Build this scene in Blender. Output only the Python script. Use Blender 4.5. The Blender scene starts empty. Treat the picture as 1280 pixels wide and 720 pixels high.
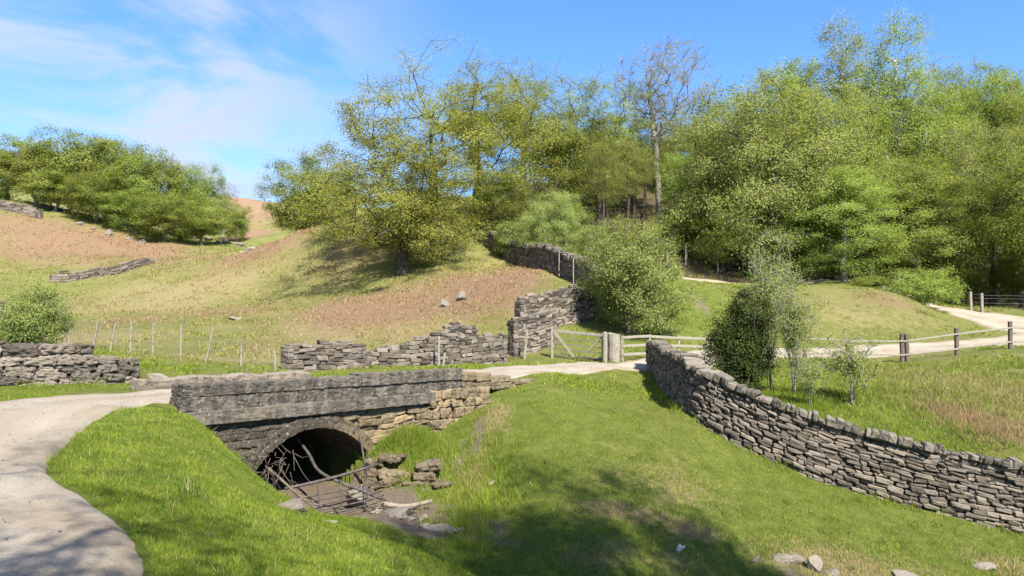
import bpy, bmesh, math, random
import numpy as np
from mathutils import Vector, Matrix

S = bpy.context.scene
COL = S.collection
R = math.radians
random.seed(7)

# ------------------------------------------------------------------ camera
F_PX, PITCH = 950.0, math.atan(40 / 950.0)      # eye at z = 0, picture 1280 x 720
cam_d = bpy.data.cameras.new('camera')
cam_d.sensor_width = 36.0
cam_d.lens = 36.0 * F_PX / 1280.0
cam_d.clip_start, cam_d.clip_end = 0.1, 4000
cam = bpy.data.objects.new('camera', cam_d)
COL.objects.link(cam)
cam.location = (0, 0, 0)
cam.rotation_euler = (R(90) + PITCH, 0, 0)
S.camera = cam

# ------------------------------------------------------------------ light
SUN_EL, SUN_H = R(47), Vector((0.42, -0.907))    # the sun stands behind the camera, to the right
sun_vec = Vector((SUN_H.x * math.cos(SUN_EL), SUN_H.y * math.cos(SUN_EL), math.sin(SUN_EL)))
sd = bpy.data.lights.new('sun', 'SUN')
sd.energy, sd.angle, sd.color = 4.6, R(0.55), (1.0, 0.945, 0.84)
sun = bpy.data.objects.new('sun', sd)
COL.objects.link(sun)
sun.rotation_euler = (-sun_vec).to_track_quat('-Z', 'Y').to_euler()

S.view_settings.view_transform = 'Standard'
S.view_settings.look = 'None'
S.view_settings.gamma = 1
S.view_settings.use_curve_mapping = False
S.view_settings.exposure = 1.55

w = bpy.data.worlds.new('World')
S.world = w
w.use_nodes = True


class NT:
    """small helper for wiring shader nodes"""
    def __init__(s, tree):
        s.t = tree
        s.n, s.l = tree.nodes, tree.links

    def add(s, kind, **kw):
        n = s.n.new(kind)
        for k, v in kw.items():
            setattr(n, k, v)
        return n

    def set(s, sock, v):
        if isinstance(v, bpy.types.NodeSocket):
            s.l.new(v, sock)
        elif v is not None:
            if hasattr(sock.default_value, '__len__') and not hasattr(v, '__len__'):
                v = (v, v, v)
            if hasattr(v, '__len__') and len(sock.default_value) == 4 and len(v) == 3:
                v = (*v, 1)
            sock.default_value = v

    def math(s, op, a, b=None, c=None, clamp=False):
        n = s.add('ShaderNodeMath', operation=op, use_clamp=clamp)
        for i, v in enumerate((a, b, c)):
            if v is not None:
                s.set(n.inputs[i], v)
        return n.outputs[0]

    def vmath(s, op, a, b=None):
        n = s.add('ShaderNodeVectorMath', operation=op)
        s.set(n.inputs[0], a)
        if b is not None:
            s.set(n.inputs[1], b)
        return n.outputs[0]

    def mix(s, f, a, b, mode='MIX'):
        n = s.add('ShaderNodeMix', data_type='RGBA', blend_type=mode)
        s.set(n.inputs[0], f)
        s.set(n.inputs[6], a)
        s.set(n.inputs[7], b)
        return n.outputs[2]

    def noise(s, vec, scale, detail=3, rough=0.55, dist=0.0):
        n = s.add('ShaderNodeTexNoise')
        s.set(n.inputs['Vector'], vec)
        s.set(n.inputs['Scale'], scale)
        s.set(n.inputs['Detail'], detail)
        s.set(n.inputs['Roughness'], rough)
        s.set(n.inputs['Distortion'], dist)
        return n.outputs[0]

    def ramp(s, f, lo, hi, a=0.0, b=1.0):
        n = s.add('ShaderNodeMapRange', interpolation_type='SMOOTHSTEP')
        s.set(n.inputs[0], f)
        for i, v in enumerate((lo, hi, a, b)):
            s.set(n.inputs[i + 1], v)
        return n.outputs[0]

    def attr(s, name):
        return s.add('ShaderNodeAttribute', attribute_name=name)

    def scale(s, vec, sc):
        n = s.add('ShaderNodeMapping')
        s.set(n.inputs[0], vec)
        n.inputs['Scale'].default_value = sc
        return n.outputs[0]


# ------------------------------------------------------------------ sky
q = NT(w.node_tree)
bg = q.n['Background']
sky = q.add('ShaderNodeTexSky', sky_type='NISHITA')
sky.sun_disc = False
sky.sun_elevation = SUN_EL
sky.sun_rotation = math.atan2(SUN_H.x, SUN_H.y)
sky.altitude = 200
sky.air_density, sky.dust_density, sky.ozone_density = 1.0, 0.4, 3.0
tc = q.add('ShaderNodeTexCoord').outputs['Generated']
sep = q.add('ShaderNodeSeparateXYZ')
q.l.new(tc, sep.inputs[0])
dx, dy, dz = sep.outputs
up = q.math('ADD', q.math('MAXIMUM', dz, 0.0), 0.09)
cx = q.math('DIVIDE', dx, up)
cy = q.math('DIVIDE', dy, up)
comb = q.add('ShaderNodeCombineXYZ')
q.l.new(cx, comb.inputs[0])
q.l.new(cy, comb.inputs[1])
cl_vec = comb.outputs[0]
soft = q.noise(q.scale(cl_vec, (1.15, 0.95, 1)), 1.0, 7, 0.58, 0.5)
rotm = q.add('ShaderNodeMapping')
q.l.new(cl_vec, rotm.inputs[0])
rotm.inputs['Rotation'].default_value = (0, 0, R(-35))
rotm.inputs['Scale'].default_value = (0.32, 2.2, 1)
streak = q.noise(rotm.outputs[0], 1.0, 7, 0.62, 0.9)
az = q.math('DIVIDE', dx, q.math('MAXIMUM', dy, 0.05))          # left of the view < 0
left = q.ramp(az, -0.04, -0.46)
c1 = q.math('MULTIPLY', q.ramp(soft, 0.38, 0.60), left)
c2 = q.math('MULTIPLY', q.ramp(streak, 0.47, 0.75), q.ramp(az, 0.02, -0.36))
lowband = q.math('MULTIPLY', q.ramp(dz, 0.30, 0.13), q.ramp(az, -0.10, -0.25))
c3 = q.math('MULTIPLY', lowband, q.ramp(soft, 0.22, 0.60))
rfaint = q.math('MULTIPLY', q.ramp(streak, 0.52, 0.85, 0.0, 0.35), q.ramp(az, 0.35, 0.6))
cmask = q.math('MAXIMUM', q.math('MAXIMUM', q.math('MULTIPLY', c1, 0.85), q.math('MULTIPLY', c2, 0.75)),
               q.math('MAXIMUM', q.math('MULTIPLY', c3, 0.55), rfaint))
tint = q.mix(1.0, sky.outputs[0], (0.42, 0.625, 0.90), 'MULTIPLY')
cloud = q.mix(q.ramp(soft, 0.5, 0.75), (2.35, 2.5, 2.95), (2.05, 2.08, 2.5))
q.l.new(q.mix(cmask, tint, cloud), bg.inputs[0])
bg.inputs[1].default_value = 0.115


# ------------------------------------------------------------------ layout helpers
def P(px, py, Y):
    """world point at forward distance Y on the line of sight through picture point px, py"""
    u, v = (px - 640) / F_PX, (360 - py) / F_PX
    c, s = math.cos(PITCH), math.sin(PITCH)
    fy, fz = c - v * s, s + v * c
    return Vector((u / fy * Y, Y, fz / fy * Y))


def XW(px, Y):
    return P(px, 400, Y).x


def tag(o, label=None, cat=None, group=None, kind=None):
    if label: o['label'] = label
    if cat: o['category'] = cat
    if group: o['group'] = group
    if kind: o['kind'] = kind
    return o


def empty(name, loc, label, cat, group=None, rz=0.0):
    o = bpy.data.objects.new(name, None)
    o.empty_display_size = 0.3
    COL.objects.link(o)
    o.location = loc
    o.rotation_euler = (0, 0, rz)
    return tag(o, label, cat, group)


def link_mesh(name, me, parent=None, mat=None):
    o = bpy.data.objects.new(name, me)
    COL.objects.link(o)
    if mat: me.materials.append(mat)
    if parent: o.parent = parent
    return o


def np_mesh(name, V, faces_v, nv, attrs=None, cols=None, smooth=False):
    """V (n,3); faces_v flat vertex index array; nv: vertices per face (int)"""
    me = bpy.data.meshes.new(name)
    nf = len(faces_v) // nv
    me.vertices.add(len(V))
    me.vertices.foreach_set('co', np.ascontiguousarray(V, dtype=np.float32).ravel())
    me.loops.add(nf * nv)
    me.loops.foreach_set('vertex_index', np.ascontiguousarray(faces_v, dtype=np.int32))
    me.polygons.add(nf)
    me.polygons.foreach_set('loop_start', np.arange(0, nf * nv, nv, dtype=np.int32))
    if smooth:
        me.polygons.foreach_set('use_smooth', np.ones(nf, dtype=bool))
    me.update(calc_edges=True)
    for k, a in (attrs or {}).items():
        at = me.attributes.new(k, 'FLOAT', 'POINT')
        at.data.foreach_set('value', np.ascontiguousarray(a, dtype=np.float32))
    for k, a in (cols or {}).items():
        at = me.attributes.new(k, 'FLOAT_COLOR', 'POINT')
        c4 = np.ones((len(V), 4), np.float32)
        c4[:, :3] = a
        at.data.foreach_set('color', c4.ravel())
    return me


# ------------------------------------------------------------------ numpy noise
def _hash(ix, iy, seed):
    h = (ix.astype(np.int64) * 374761393 + iy.astype(np.int64) * 668265263 + seed * 1442695041) & 0xffffffff
    h = ((h ^ (h >> 13)) * 1274126177) & 0xffffffff
    return ((h ^ (h >> 16)) & 0xffff) / 65535.0


def vnoise(x, y, seed=0):
    ix, iy = np.floor(x), np.floor(y)
    fx, fy = x - ix, y - iy
    fx, fy = fx * fx * (3 - 2 * fx), fy * fy * (3 - 2 * fy)
    a, b = _hash(ix, iy, seed), _hash(ix + 1, iy, seed)
    c, d = _hash(ix, iy + 1, seed), _hash(ix + 1, iy + 1, seed)
    return (a + (b - a) * fx) * (1 - fy) + (c + (d - c) * fx) * fy


def fbm(x, y, seed=0, oct=4):
    t, a, n = 0.0, 0.5, 0.0
    for k in range(oct):
        t = t + a * vnoise(x, y, seed + k * 17)
        n += a
        x, y, a = x * 2.03 + 5.1, y * 2.03 + 1.7, a * 0.5
    return t / n


def sstep(e0, e1, x):
    t = np.clip((x - e0) / (e1 - e0), 0, 1)
    return t * t * (3 - 2 * t)


# ------------------------------------------------------------------ terrain
BF = np.array((-4.05, 15.7))                 # arch centre on the bridge face
BS = np.array((0.643, 0.766))                # along the face
BD = np.array((-0.766, 0.643))               # into the bridge


def bridge_sd(x, y):
    return (x - BF[0]) * BS[0] + (y - BF[1]) * BS[1], (x - BF[0]) * BD[0] + (y - BF[1]) * BD[1]


def BP(s, d, z):
    return Vector((BF[0] + BS[0] * s + BD[0] * d, BF[1] + BS[1] * s + BD[1] * d, z))


W_common = [  # x, y, h below the eye
    (-3.5, 5, 1.65), (-6, 5, 1.6), (-5, 8.4, 1.62), (-8, 8, 1.55), (-12, 12, 1.45), (-6.2, 11, 1.6), (-9, 10.5, 1.5),
    (0, 0, 1.62), (-3, 0, 1.65), (-6, -4, 1.6), (4, -4, 1.75), (0, -10, 1.4), (10, -10, 2.0), (-14, 0, 1.2), (-20, 8, 0.9),
    (-1, 3, 1.75), (1.5, 2.5, 2.1), (1, 5, 2.55), (6, 3, 2.7), (12, 3, 3.4), (4, 6, 3.3), (9, 6.5, 4.2), (16, 7, 4.9),
    (3, 9.3, 4.05), (6, 9.6, 4.5), (10, 10, 4.95), (16, 10.5, 5.4),
    (40, 8, 5.2), (25, 14, 4.6), (40, 20, 3.0), (30, 28, 1.6), (45, 40, -0.5), (70, 30, -3), (70, 60, -8),
    (-40, 20, 0), (-60, 40, -6), (-90, 60, -14), (-40, 0, 0.5), (-80, 0, -4), (80, 0, 2), (60, -10, 3), (-60, -15, -1), (0, -15, 1.4),
    (60, 110, -24), (20, 110, -22), (-5, 110, -17), (100, 110, -28), (0, 150, -26), (60, 160, -34),
    (-130, 90, -22),
    (-130, 400, -45), (0, 400, -45), (150, 400, -50), (300, 300, -45), (-300, 300, -60), (-300, 100, -40), (300, 100, -25),
    (0, 700, -60), (400, 700, -60), (-400, 700, -60),
]
P_common = [  # picture x, y, forward distance
    # left bank
    (200, 600, 8.7), (300, 620, 9.5), (340, 612, 11.6), (400, 652, 10.4), (440, 664, 10.0), (520, 690, 9.4), (560, 708, 9.2),
    (400, 720, 6.6), (300, 680, 7.4), (220, 680, 6.2), (520, 720, 8.2), (450, 700, 7.9), (140, 560, 9.9), (300, 578, 12.4), (230, 545, 11.5),
    # stream
    (500, 640, 14.0), (560, 665, 12.9), (600, 700, 11.5), (640, 722, 10.9), (450, 645, 13.4), (520, 668, 12.2), (585, 720, 10.6),
    # right slope
    (700, 500, 19), (700, 560, 16), (700, 620, 14), (700, 680, 12.4), (600, 545, 17.2), (610, 600, 15.2), (615, 660, 13.3),
    (640, 500, 19.6), (650, 690, 12.0), (800, 520, 18.5), (800, 600, 15), (800, 680, 12.7), (900, 600, 15.6), (900, 680, 13.1), (1000, 640, 14.8),
    (1100, 680, 13.9), (1280, 720, 13.4), (900, 722, 12.1), (760, 722, 11.4), (1100, 722, 12.8), (760, 480, 23),
    # foot of the long wall
    (815, 468, 30), (830, 483, 25), (850, 503, 20.5), (870, 516, 18.4), (910, 545, 17.6), (960, 570, 17.1), (1010, 590, 16.8),
    (1080, 610, 16.4), (1150, 632, 16), (1220, 648, 15.7), (1280, 660, 15.5), (1380, 680, 15.2),
    # behind the wall
    (930, 492, 22.5), (1000, 485, 22.5), (1060, 500, 21), (1130, 453, 33), (1200, 444, 33), (1270, 438, 33.5), (1160, 530, 19.5),
    (1230, 543, 18.6), (1280, 500, 22), (1280, 562, 17.4), (1390, 590, 17), (1010, 450, 32), (1380, 450, 33),
    # gate, track and green slope
    (700, 470.5, 22.0), (640, 465, 23), (727, 459.5, 26.3), (766, 463, 25.7), (689, 456, 27), (775, 458, 28), (690, 448, 33), (760, 451, 32), (810, 457, 30.5), (900, 448, 34), (1010, 441, 36.2), (1120, 438, 37.3), (1200, 433, 38.3), (1280, 425, 40),
    (785, 412, 37), (860, 392, 42), (850, 347, 52), (890, 350, 55), (950, 367, 46), (1000, 380, 44), (1060, 366, 47), (1120, 370, 46.5), (1060, 428, 39), (1120, 427, 39.6),
    (1170, 414, 42), (1165, 386, 50), (1230, 400, 45.5), (1290, 400, 46), (860, 325, 60), (1000, 350, 57), (1100, 358, 56), (1250, 385, 53),
    (900, 300, 75), (1100, 320, 75), (1280, 335, 75), (1130, 372, 58),
    # middle walls
    (615, 314, 60), (680, 341, 50), (740, 363, 42), (730, 402, 38), (640, 446, 34), (560, 456, 31), (460, 459, 28), (360, 463, 25),
    # field
    (300, 461, 24), (200, 471, 20), (100, 432, 28), (250, 441, 30), (400, 421, 36), (100, 391, 45), (250, 400, 42), (400, 380, 47),
    (560, 385, 42), (650, 390, 38.5), (520, 341, 53), (400, 350, 56), (600, 331, 55), (250, 355, 62), (150, 345, 68), (50, 350, 66), (0, 380, 50),
    (0, 330, 75), (100, 310, 82), (0, 256, 92), (60, 266, 93), (150, 296, 90), (230, 311, 88), (285, 318, 85), (350, 318, 80),
    (380, 291, 72), (450, 272, 68), (500, 270, 66), (560, 290, 62), (620, 286, 66), (700, 272, 75), (780, 262, 80),
    (290, 299, 115), (312, 290, 125), (340, 266, 180), (325, 249, 230), (300, 266, 200), (400, 262, 235), (420, 300, 100), (480, 285, 92),
    (100, 262, 150), (0, 246, 150), (220, 292, 150), (-150, 240, 150),
]
W_front = [(-4.05, 15.7, 3.66), (-2.9, 14.8, 3.62), (-4.95, 14.5, 2.95), (-4.3, 14.4, 3.5), (-3.15, 16.7, 3.45), (-3.9, 13.3, 3.35), (-5.25, 14.05, 2.33),
           (-1.15, 16.7, 3.0), (-1.2, 17.6, 2.75), (-1.1, 15.8, 3.25), (-0.55, 17.0, 2.5), (-0.5, 18.0, 2.2), (-2.6, 15.3, 3.55), (-1.8, 15.05, 3.5), (-2.2, 15.6, 3.2), (-5.6, 13.35, 1.66), (-6.1, 13.1, 1.54), (-1.0, 18.5, 2.35), (-0.3, 20.0, 1.85)]
W_back = [(-7.3, 14.5, 1.5), (-5.35, 16.8, 1.53), (-2.8, 19.9, 1.6), (-6, 13.5, 1.52), (-4, 15.8, 1.55), (-1.4, 19, 1.62), (-8.8, 15.6, 1.5),
          (-6.5, 18, 1.52), (-4, 21, 1.55), (0.2, 22.5, 1.66), (-1.2, 20.6, 1.63)]


def uv(x, y):
    y = np.maximum(y, -12.0)
    return x / (y + 20.0), np.log(y + 20.0)


class TPS:
    def __init__(s, pts, smooth=3e-5):
        pts = np.array(pts)
        s.u, s.v = uv(pts[:, 0], pts[:, 1])
        n = len(pts)
        K = s.k(s.u[:, None] - s.u[None], s.v[:, None] - s.v[None]) + np.eye(n) * smooth
        Q = np.stack((np.ones(n), s.u, s.v), 1)
        A = np.block([[K, Q], [Q.T, np.zeros((3, 3))]])
        s.w = np.linalg.solve(A, np.concatenate((pts[:, 2], np.zeros(3))))

    @staticmethod
    def k(a, b):
        r2 = a * a + b * b
        return r2 * np.log(r2 + 1e-12) * 0.5

    def __call__(s, x, y):
        u, v = uv(x, y)
        z = s.w[-3] + s.w[-2] * u + s.w[-1] * v
        for i in range(len(s.u)):
            z = z + s.w[i] * s.k(u - s.u[i], v - s.v[i])
        return z


common = [(a, b, -h) for a, b, h in W_common] + [tuple(P(*p)) for p in P_common]
tpsA = TPS(common + [(a, b, -h) for a, b, h in W_front])
tpsB = TPS(common + [(a, b, -h) for a, b, h in W_back])


def axis(lo, f0, f1, hi, step, g):
    a = list(np.arange(f0, f1, step))
    d, p = step, f0
    left = []
    while p > lo:
        d *= g
        p -= d
        left.append(p)
    d, p = step, a[-1]
    right = []
    while p < hi:
        d *= g
        p += d
        right.append(p)
    return np.array(left[::-1] + a + right)


GX = axis(-480, -9.0, 12.0, 480, 0.115, 1.055)
GY = axis(-45, 4.0, 21.0, 760, 0.115, 1.045)
XX, YY = np.meshgrid(GX, GY)
gx, gy = XX.ravel(), YY.ravel()
gx = np.clip(gx, -330, 330)
ss, dd = bridge_sd(gx, gy)
zA, zB = tpsA(gx, gy), tpsB(gx, gy)
out_s = np.maximum(np.maximum(-3.2 - ss, ss - 4.4), 0)
wid = 0.10 + 0.7 * out_s
wB = sstep(-0.05, 1, (dd - 0.05) / (2 * wid) + 0.2)
near_b = np.exp(-(np.maximum(np.abs(ss - 0.6) - 6, 0) / 3) ** 2 - (np.maximum(np.abs(dd) - 4, 0) / 2.5) ** 2)
zC = zA * (1 - near_b) + (zA * (1 - wB) + zB * wB) * near_b
dist = np.hypot(gx, gy)
amp = np.clip(dist / 60, 0, 1.4)
zC = zC + (fbm(gx * 0.9, gy * 0.9, 3) - 0.5) * 0.14 * np.clip(dist / 9 - 0.3, 0, 1)
zC = zC + (fbm(gx * 0.22, gy * 0.22, 9) - 0.5) * 1.3 * amp * sstep(22, 60, dist)
zC = zC + (fbm(gx * 3.1, gy * 3.1, 5, 3) - 0.5) * 0.05
# grassy mound right of the arch
dome = -2.44 - 0.34 * ((gx + 2.15) / 0.80) ** 2 - 0.75 * (np.maximum(16.45 - gy, 0) / 0.70) ** 2 - 0.25 * np.maximum(gy - 16.45, 0)
dome = dome + (fbm(gx * 2.5, gy * 2.5, 77) - .5) * .16
zC = np.where((np.abs(gx + 2.15) < 1.25) & (gy > 15.2) & (dd < 0.0), np.maximum(zC, dome), zC)
# the culvert barrel runs under the track
barrel = (np.abs(ss) < 1.42) & (dd > -0.05) & (dd < 4.7)
zC = np.where(barrel, -3.64 + 0.03 * dd, zC)
ZZ = zC.reshape(XX.shape)


def Hm(x, y):
    x, y = np.asarray(x, float), np.asarray(y, float)
    i = np.clip(np.searchsorted(GX, x) - 1, 0, len(GX) - 2)
    j = np.clip(np.searchsorted(GY, y) - 1, 0, len(GY) - 2)
    fx = (x - GX[i]) / (GX[i + 1] - GX[i])
    fy = (y - GY[j]) / (GY[j + 1] - GY[j])
    return (ZZ[j, i] * (1 - fx) + ZZ[j, i + 1] * fx) * (1 - fy) + (ZZ[j + 1, i] * (1 - fx) + ZZ[j + 1, i + 1] * fx) * fy


def H(x, y):
    return float(Hm(x, y))


# ---- colour zones in world space: (px, Y, half width in px, half depth in metres, amount)
BRACKEN = [(120, 84, 130, 9, .85), (20, 86, 70, 7, .6), (360, 74, 80, 10, .9), (450, 60, 90, 8, .35), (480, 44, 130, 7, .75), (600, 44, 60, 6, .85),
           (560, 48, 70, 5, .6), (650, 47, 40, 7, .75), (300, 47, 100, 6, .45), (170, 41, 55, 5, .5), (330, 33, 60, 4, .35), (660, 39, 30, 2.5, .6),
           (200, 78, 100, 8, .6), (330, 215, 90, 90, 1.1), (310, 120, 30, 12, .7), (1110, 45.5, 50, 2, .55), (1200, 20, 42, 1.6, .75), (1240, 18.6, 40, 1.0, .6), (540, 35, 60, 3, .5)]
STRAW = [(200, 55, 160, 14, .7), (450, 40, 160, 8, .6), (620, 50, 90, 8, .5), (100, 32, 90, 6, .7), (300, 28, 120, 3, .6), (1080, 43, 100, 3.5, .4),
         (1200, 24, 120, 5, .45), (1260, 19, 50, 3, .5), (830, 15, 90, 1.2, .40), (1050, 12.9, 130, .8, .7), (1250, 13.8, 60, .6, .5), (790, 13.6, 60, .35, .8),
         (860, 13.3, 40, .3, .8), (620, 18, 20, 1.2, .6), (590, 15.5, 20, .8, .5), (820, 12.3, 90, .5, .35), (740, 12.0, 40, .4, .4)]
MUD = [(500, 14, 40, .9, 1), (550, 12.9, 24, .7, 1), (985, 12.6, 16, .35, .8), (612, 12.2, 7, .25, 1), (900, 50, 12, 3, .45),
       (875, 44, 14, 3, .5), (410, 10.2, 30, .16, .8), (598, 17.3, 9, .9, 1.0), (575, 16.6, 9, .8, .9)]


def zone(x, y, lst, seed):
    t = np.zeros_like(x)
    for px, Y, wp, dY, a in lst:
        x0, rx = XW(px, Y), wp / F_PX * Y
        t = np.maximum(t, a * np.exp(-((x - x0) / rx) ** 2 - ((y - Y) / dY) ** 2))
    d = np.hypot(x, y)
    f = 1.4 / np.clip(d / 12, 0.8, 5)
    n = fbm(x * f, y * f, seed)
    return np.clip(t * (0.45 + 1.15 * n), 0, 1)


def stream_line():
    return np.array([(-7.2, 18.6), (-4.05, 15.7), (-2.9, 14.7), (-1.6, 13.6), (-0.7, 11.9), (0.1, 10.8), (1.2, 9.9), (3, 9.4), (6, 9.6), (10, 10), (16, 10.5)])


def poly_dist(x, y, pl):
    best = np.full(np.shape(x), 1e9)
    for (ax, ay), (bx, by) in zip(pl[:-1], pl[1:]):
        vx, vy = bx - ax, by - ay
        t = np.clip(((x - ax) * vx + (y - ay) * vy) / (vx * vx + vy * vy), 0, 1)
        best = np.minimum(best, np.hypot(x - ax - t * vx, y - ay - t * vy))
    return best


def mud_mask(x, y):
    sd_ = poly_dist(x, y, stream_line())
    n = fbm(x * 1.3, y * 1.3, 31)
    bed = sstep(1.45, 0.75, sd_ + (n - 0.5) * 0.9) * sstep(11.6, 12.9, y + (n - .5) * 1.2)
    return np.clip(np.maximum(bed, zone(x, y, MUD, 41)), 0, 1)


nx_, ny_ = len(GX), len(GY)
idx = np.arange(nx_ * ny_).reshape(ny_, nx_)
quads = np.stack((idx[:-1, :-1], idx[:-1, 1:], idx[1:, 1:], idx[1:, :-1]), -1).reshape(-1)
fx_, fy_ = XX.ravel(), YY.ravel()
zb, zs, zm = zone(fx_, fy_, BRACKEN, 21), zone(fx_, fy_, STRAW, 22), mud_mask(fx_, fy_)
lush = np.clip(1.25 - np.hypot(fx_, fy_) / 30, 0, 1)
lush = np.maximum(lush, 0.9 * np.exp(-((fx_ - XW(860, 42)) / 5) ** 2 - ((fy_ - 43) / 9) ** 2))
lush = np.where((fy_ > 19) & (fx_ < -2.5), lush * 0.25, lush)
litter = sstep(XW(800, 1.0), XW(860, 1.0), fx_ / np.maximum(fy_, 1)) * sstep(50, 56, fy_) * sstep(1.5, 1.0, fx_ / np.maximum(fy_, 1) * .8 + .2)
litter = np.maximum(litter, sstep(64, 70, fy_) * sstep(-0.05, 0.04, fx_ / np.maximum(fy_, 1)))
ground_me = np_mesh('ground', np.stack((fx_, fy_, ZZ.ravel()), 1), quads, 4,
                    attrs={'lush': lush, 'litter': litter}, cols={'zone': np.stack((zb, zs, zm), 1)}, smooth=True)


# ------------------------------------------------------------------ materials
def new_mat(name):
    m = bpy.data.materials.new(name)
    m.use_nodes = True
    t = NT(m.node_tree)
    return m, t, t.n['Principled BSDF']


def finish(t, b, col, rough=0.85, bump=None, strength=0.5, distance=0.02, spec=0.25):
    t.set(b.inputs['Base Color'], col)
    t.set(b.inputs['Roughness'], rough)
    b.inputs['Specular IOR Level'].default_value = spec
    if bump is not None:
        n = t.add('ShaderNodeBump')
        n.inputs['Strength'].default_value = strength
        n.inputs['Distance'].default_value = distance
        t.l.new(bump, n.inputs['Height'])
        t.l.new(n.outputs[0], b.inputs['Normal'])


def ground_material():
    m, t, b = new_mat('ground_turf')
    pos = t.add('ShaderNodeNewGeometry').outputs['Position']
    z = t.add('ShaderNodeSeparateColor')
    t.l.new(t.attr('zone').outputs['Color'], z.inputs[0])
    lush_ = t.attr('lush').outputs['Fac']
    n1 = t.noise(pos, 0.35, 4)
    n2 = t.noise(pos, 2.6, 7, 0.75)
    n3 = t.noise(pos, 11, 5, 0.75)
    n4 = t.noise(pos, 60, 3, 0.7)
    g_lush = t.mix(t.ramp(n2, 0.3, 0.7), (0.100, 0.148, 0.015), (0.215, 0.262, 0.040))
    g_dry = t.mix(t.ramp(t.math('ADD', t.math('MULTIPLY', n1, 0.5), t.math('MULTIPLY', n2, 0.5)), 0.38, 0.62), (0.165, 0.190, 0.042), (0.275, 0.255, 0.090))
    g = t.mix(lush_, g_dry, g_lush)
    straw = t.mix(n3, (0.26, 0.215, 0.09), (0.42, 0.34, 0.17))
    brack = t.mix(n3, (0.195, 0.120, 0.068), (0.37, 0.250, 0.150))
    fine = t.math('ADD', t.math('MULTIPLY', n2, 0.5), t.math('MULTIPLY', n3, 0.5))
    def m_of(c, lo=0.15):
        return t.ramp(t.math('ADD', c, t.math('MULTIPLY', t.math('SUBTRACT', fine, 0.5), 2.6)), lo, lo + 0.45)
    g = t.mix(m_of(z.outputs[1]), g, straw)
    g = t.mix(m_of(z.outputs[0]), g, brack)
    mud = t.mix(n2, (0.145, 0.105, 0.070), (0.36, 0.285, 0.205))
    g = t.mix(m_of(z.outputs[2], 0.30), g, mud)
    g = t.mix(t.ramp(n4, 0.25, 0.75, 0.0, 0.45), g, t.mix(1.0, g, (0.42, 0.42, 0.42), 'MULTIPLY'))
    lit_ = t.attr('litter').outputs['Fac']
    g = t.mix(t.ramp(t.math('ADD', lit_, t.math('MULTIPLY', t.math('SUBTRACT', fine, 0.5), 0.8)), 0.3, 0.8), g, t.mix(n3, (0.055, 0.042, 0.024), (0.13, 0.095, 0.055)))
    hgt = t.math('ADD', t.math('MULTIPLY', n3, 0.6), t.math('MULTIPLY', n4, 0.4))
    finish(t, b, g, 0.95, t.math('ADD', hgt, t.math('MULTIPLY', n2, 0.8)), 1.0, 0.18, 0.1)
    return m


def track_material():
    m, t, b = new_mat('track_gravel')
    pos = t.add('ShaderNodeNewGeometry').outputs['Position']
    n1, n2, n3 = t.noise(pos, 0.9, 4), t.noise(pos, 9, 4, 0.65), t.noise(pos, 70, 3, 0.7)
    v = t.add('ShaderNodeTexVoronoi')
    t.l.new(pos, v.inputs['Vector'])
    v.inputs['Scale'].default_value = 38
    stone = t.mix(n3, (0.19, 0.165, 0.128), (0.40, 0.352, 0.278))
    dirt = t.mix(n2, (0.175, 0.138, 0.096), (0.34, 0.278, 0.200))
    c = t.mix(t.ramp(n1, 0.35, 0.62), stone, dirt)
    wheel = t.attr('rut').outputs['Fac']
    c = t.mix(t.math('MULTIPLY', wheel, 0.45), c, (0.40, 0.35, 0.275))
    e_ = t.math('ADD', t.attr('edge').outputs['Fac'], t.math('MULTIPLY', t.math('SUBTRACT', n2, 0.5), 1.2))
    c = t.mix(t.ramp(e_, 0.85, 1.25, 0.0, 0.7), c, t.mix(n2, (0.075, 0.062, 0.038), (0.17, 0.135, 0.085)))
    c = t.mix(t.ramp(v.outputs['Distance'], 0.0, 0.22, 0.6, 0.0), c, (0.31, 0.28, 0.24))
    finish(t, b, c, 0.92, t.math('ADD', t.math('MULTIPLY', v.outputs['Distance'], 0.5), n3), 0.8, 0.03, 0.15)
    return m


def stone_material(name, dark, light, lichen=0.35, warm=None, bump=0.9, sc=1.0, black=0.0):
    m, t, b = new_mat(name)
    pos = t.add('ShaderNodeNewGeometry').outputs['Position']
    tone = t.attr('tone').outputs['Fac']
    n1, n2, n3 = t.noise(pos, 3.0 * sc, 4), t.noise(pos, 17 * sc, 5, 0.7), t.noise(pos, 60 * sc, 3, 0.7)
    f = t.math('ADD', t.math('MULTIPLY', tone, 0.7), t.math('MULTIPLY', n2, 0.45), clamp=True)
    c = t.mix(f, dark, light)
    if warm:
        c = t.mix(t.attr('warm').outputs['Fac'], c, t.mix(f, tuple(0.45 * k for k in warm), warm))
    c = t.mix(t.ramp(n1, 0.52, 0.72, 0.0, 0.65), c, t.mix(1.0, c, (0.38, 0.37, 0.35), 'MULTIPLY'))
    c = t.mix(t.ramp(n2, 0.58, 0.70, 0.0, lichen), c, (0.29, 0.285, 0.24))
    if black:
        streak = t.noise(t.scale(pos, (2.6, 2.6, 1.3)), 1.9, 7, 0.75)
        c = t.mix(t.ramp(streak, 0.40, 0.62, 0.0, black), c, t.mix(n2, (0.010, 0.010, 0.009), (0.050, 0.046, 0.040)))
        spots = t.noise(pos, 17, 4, 0.65)
        c = t.mix(t.ramp(spots, 0.60, 0.68, 0.0, 0.6), c, (0.27, 0.265, 0.24))
    finish(t, b, c, 0.93, t.math('ADD', t.math('MULTIPLY', n2, 0.7), t.math('MULTIPLY', n3, 0.3)), bump, 0.03, 0.15)
    return m


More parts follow.
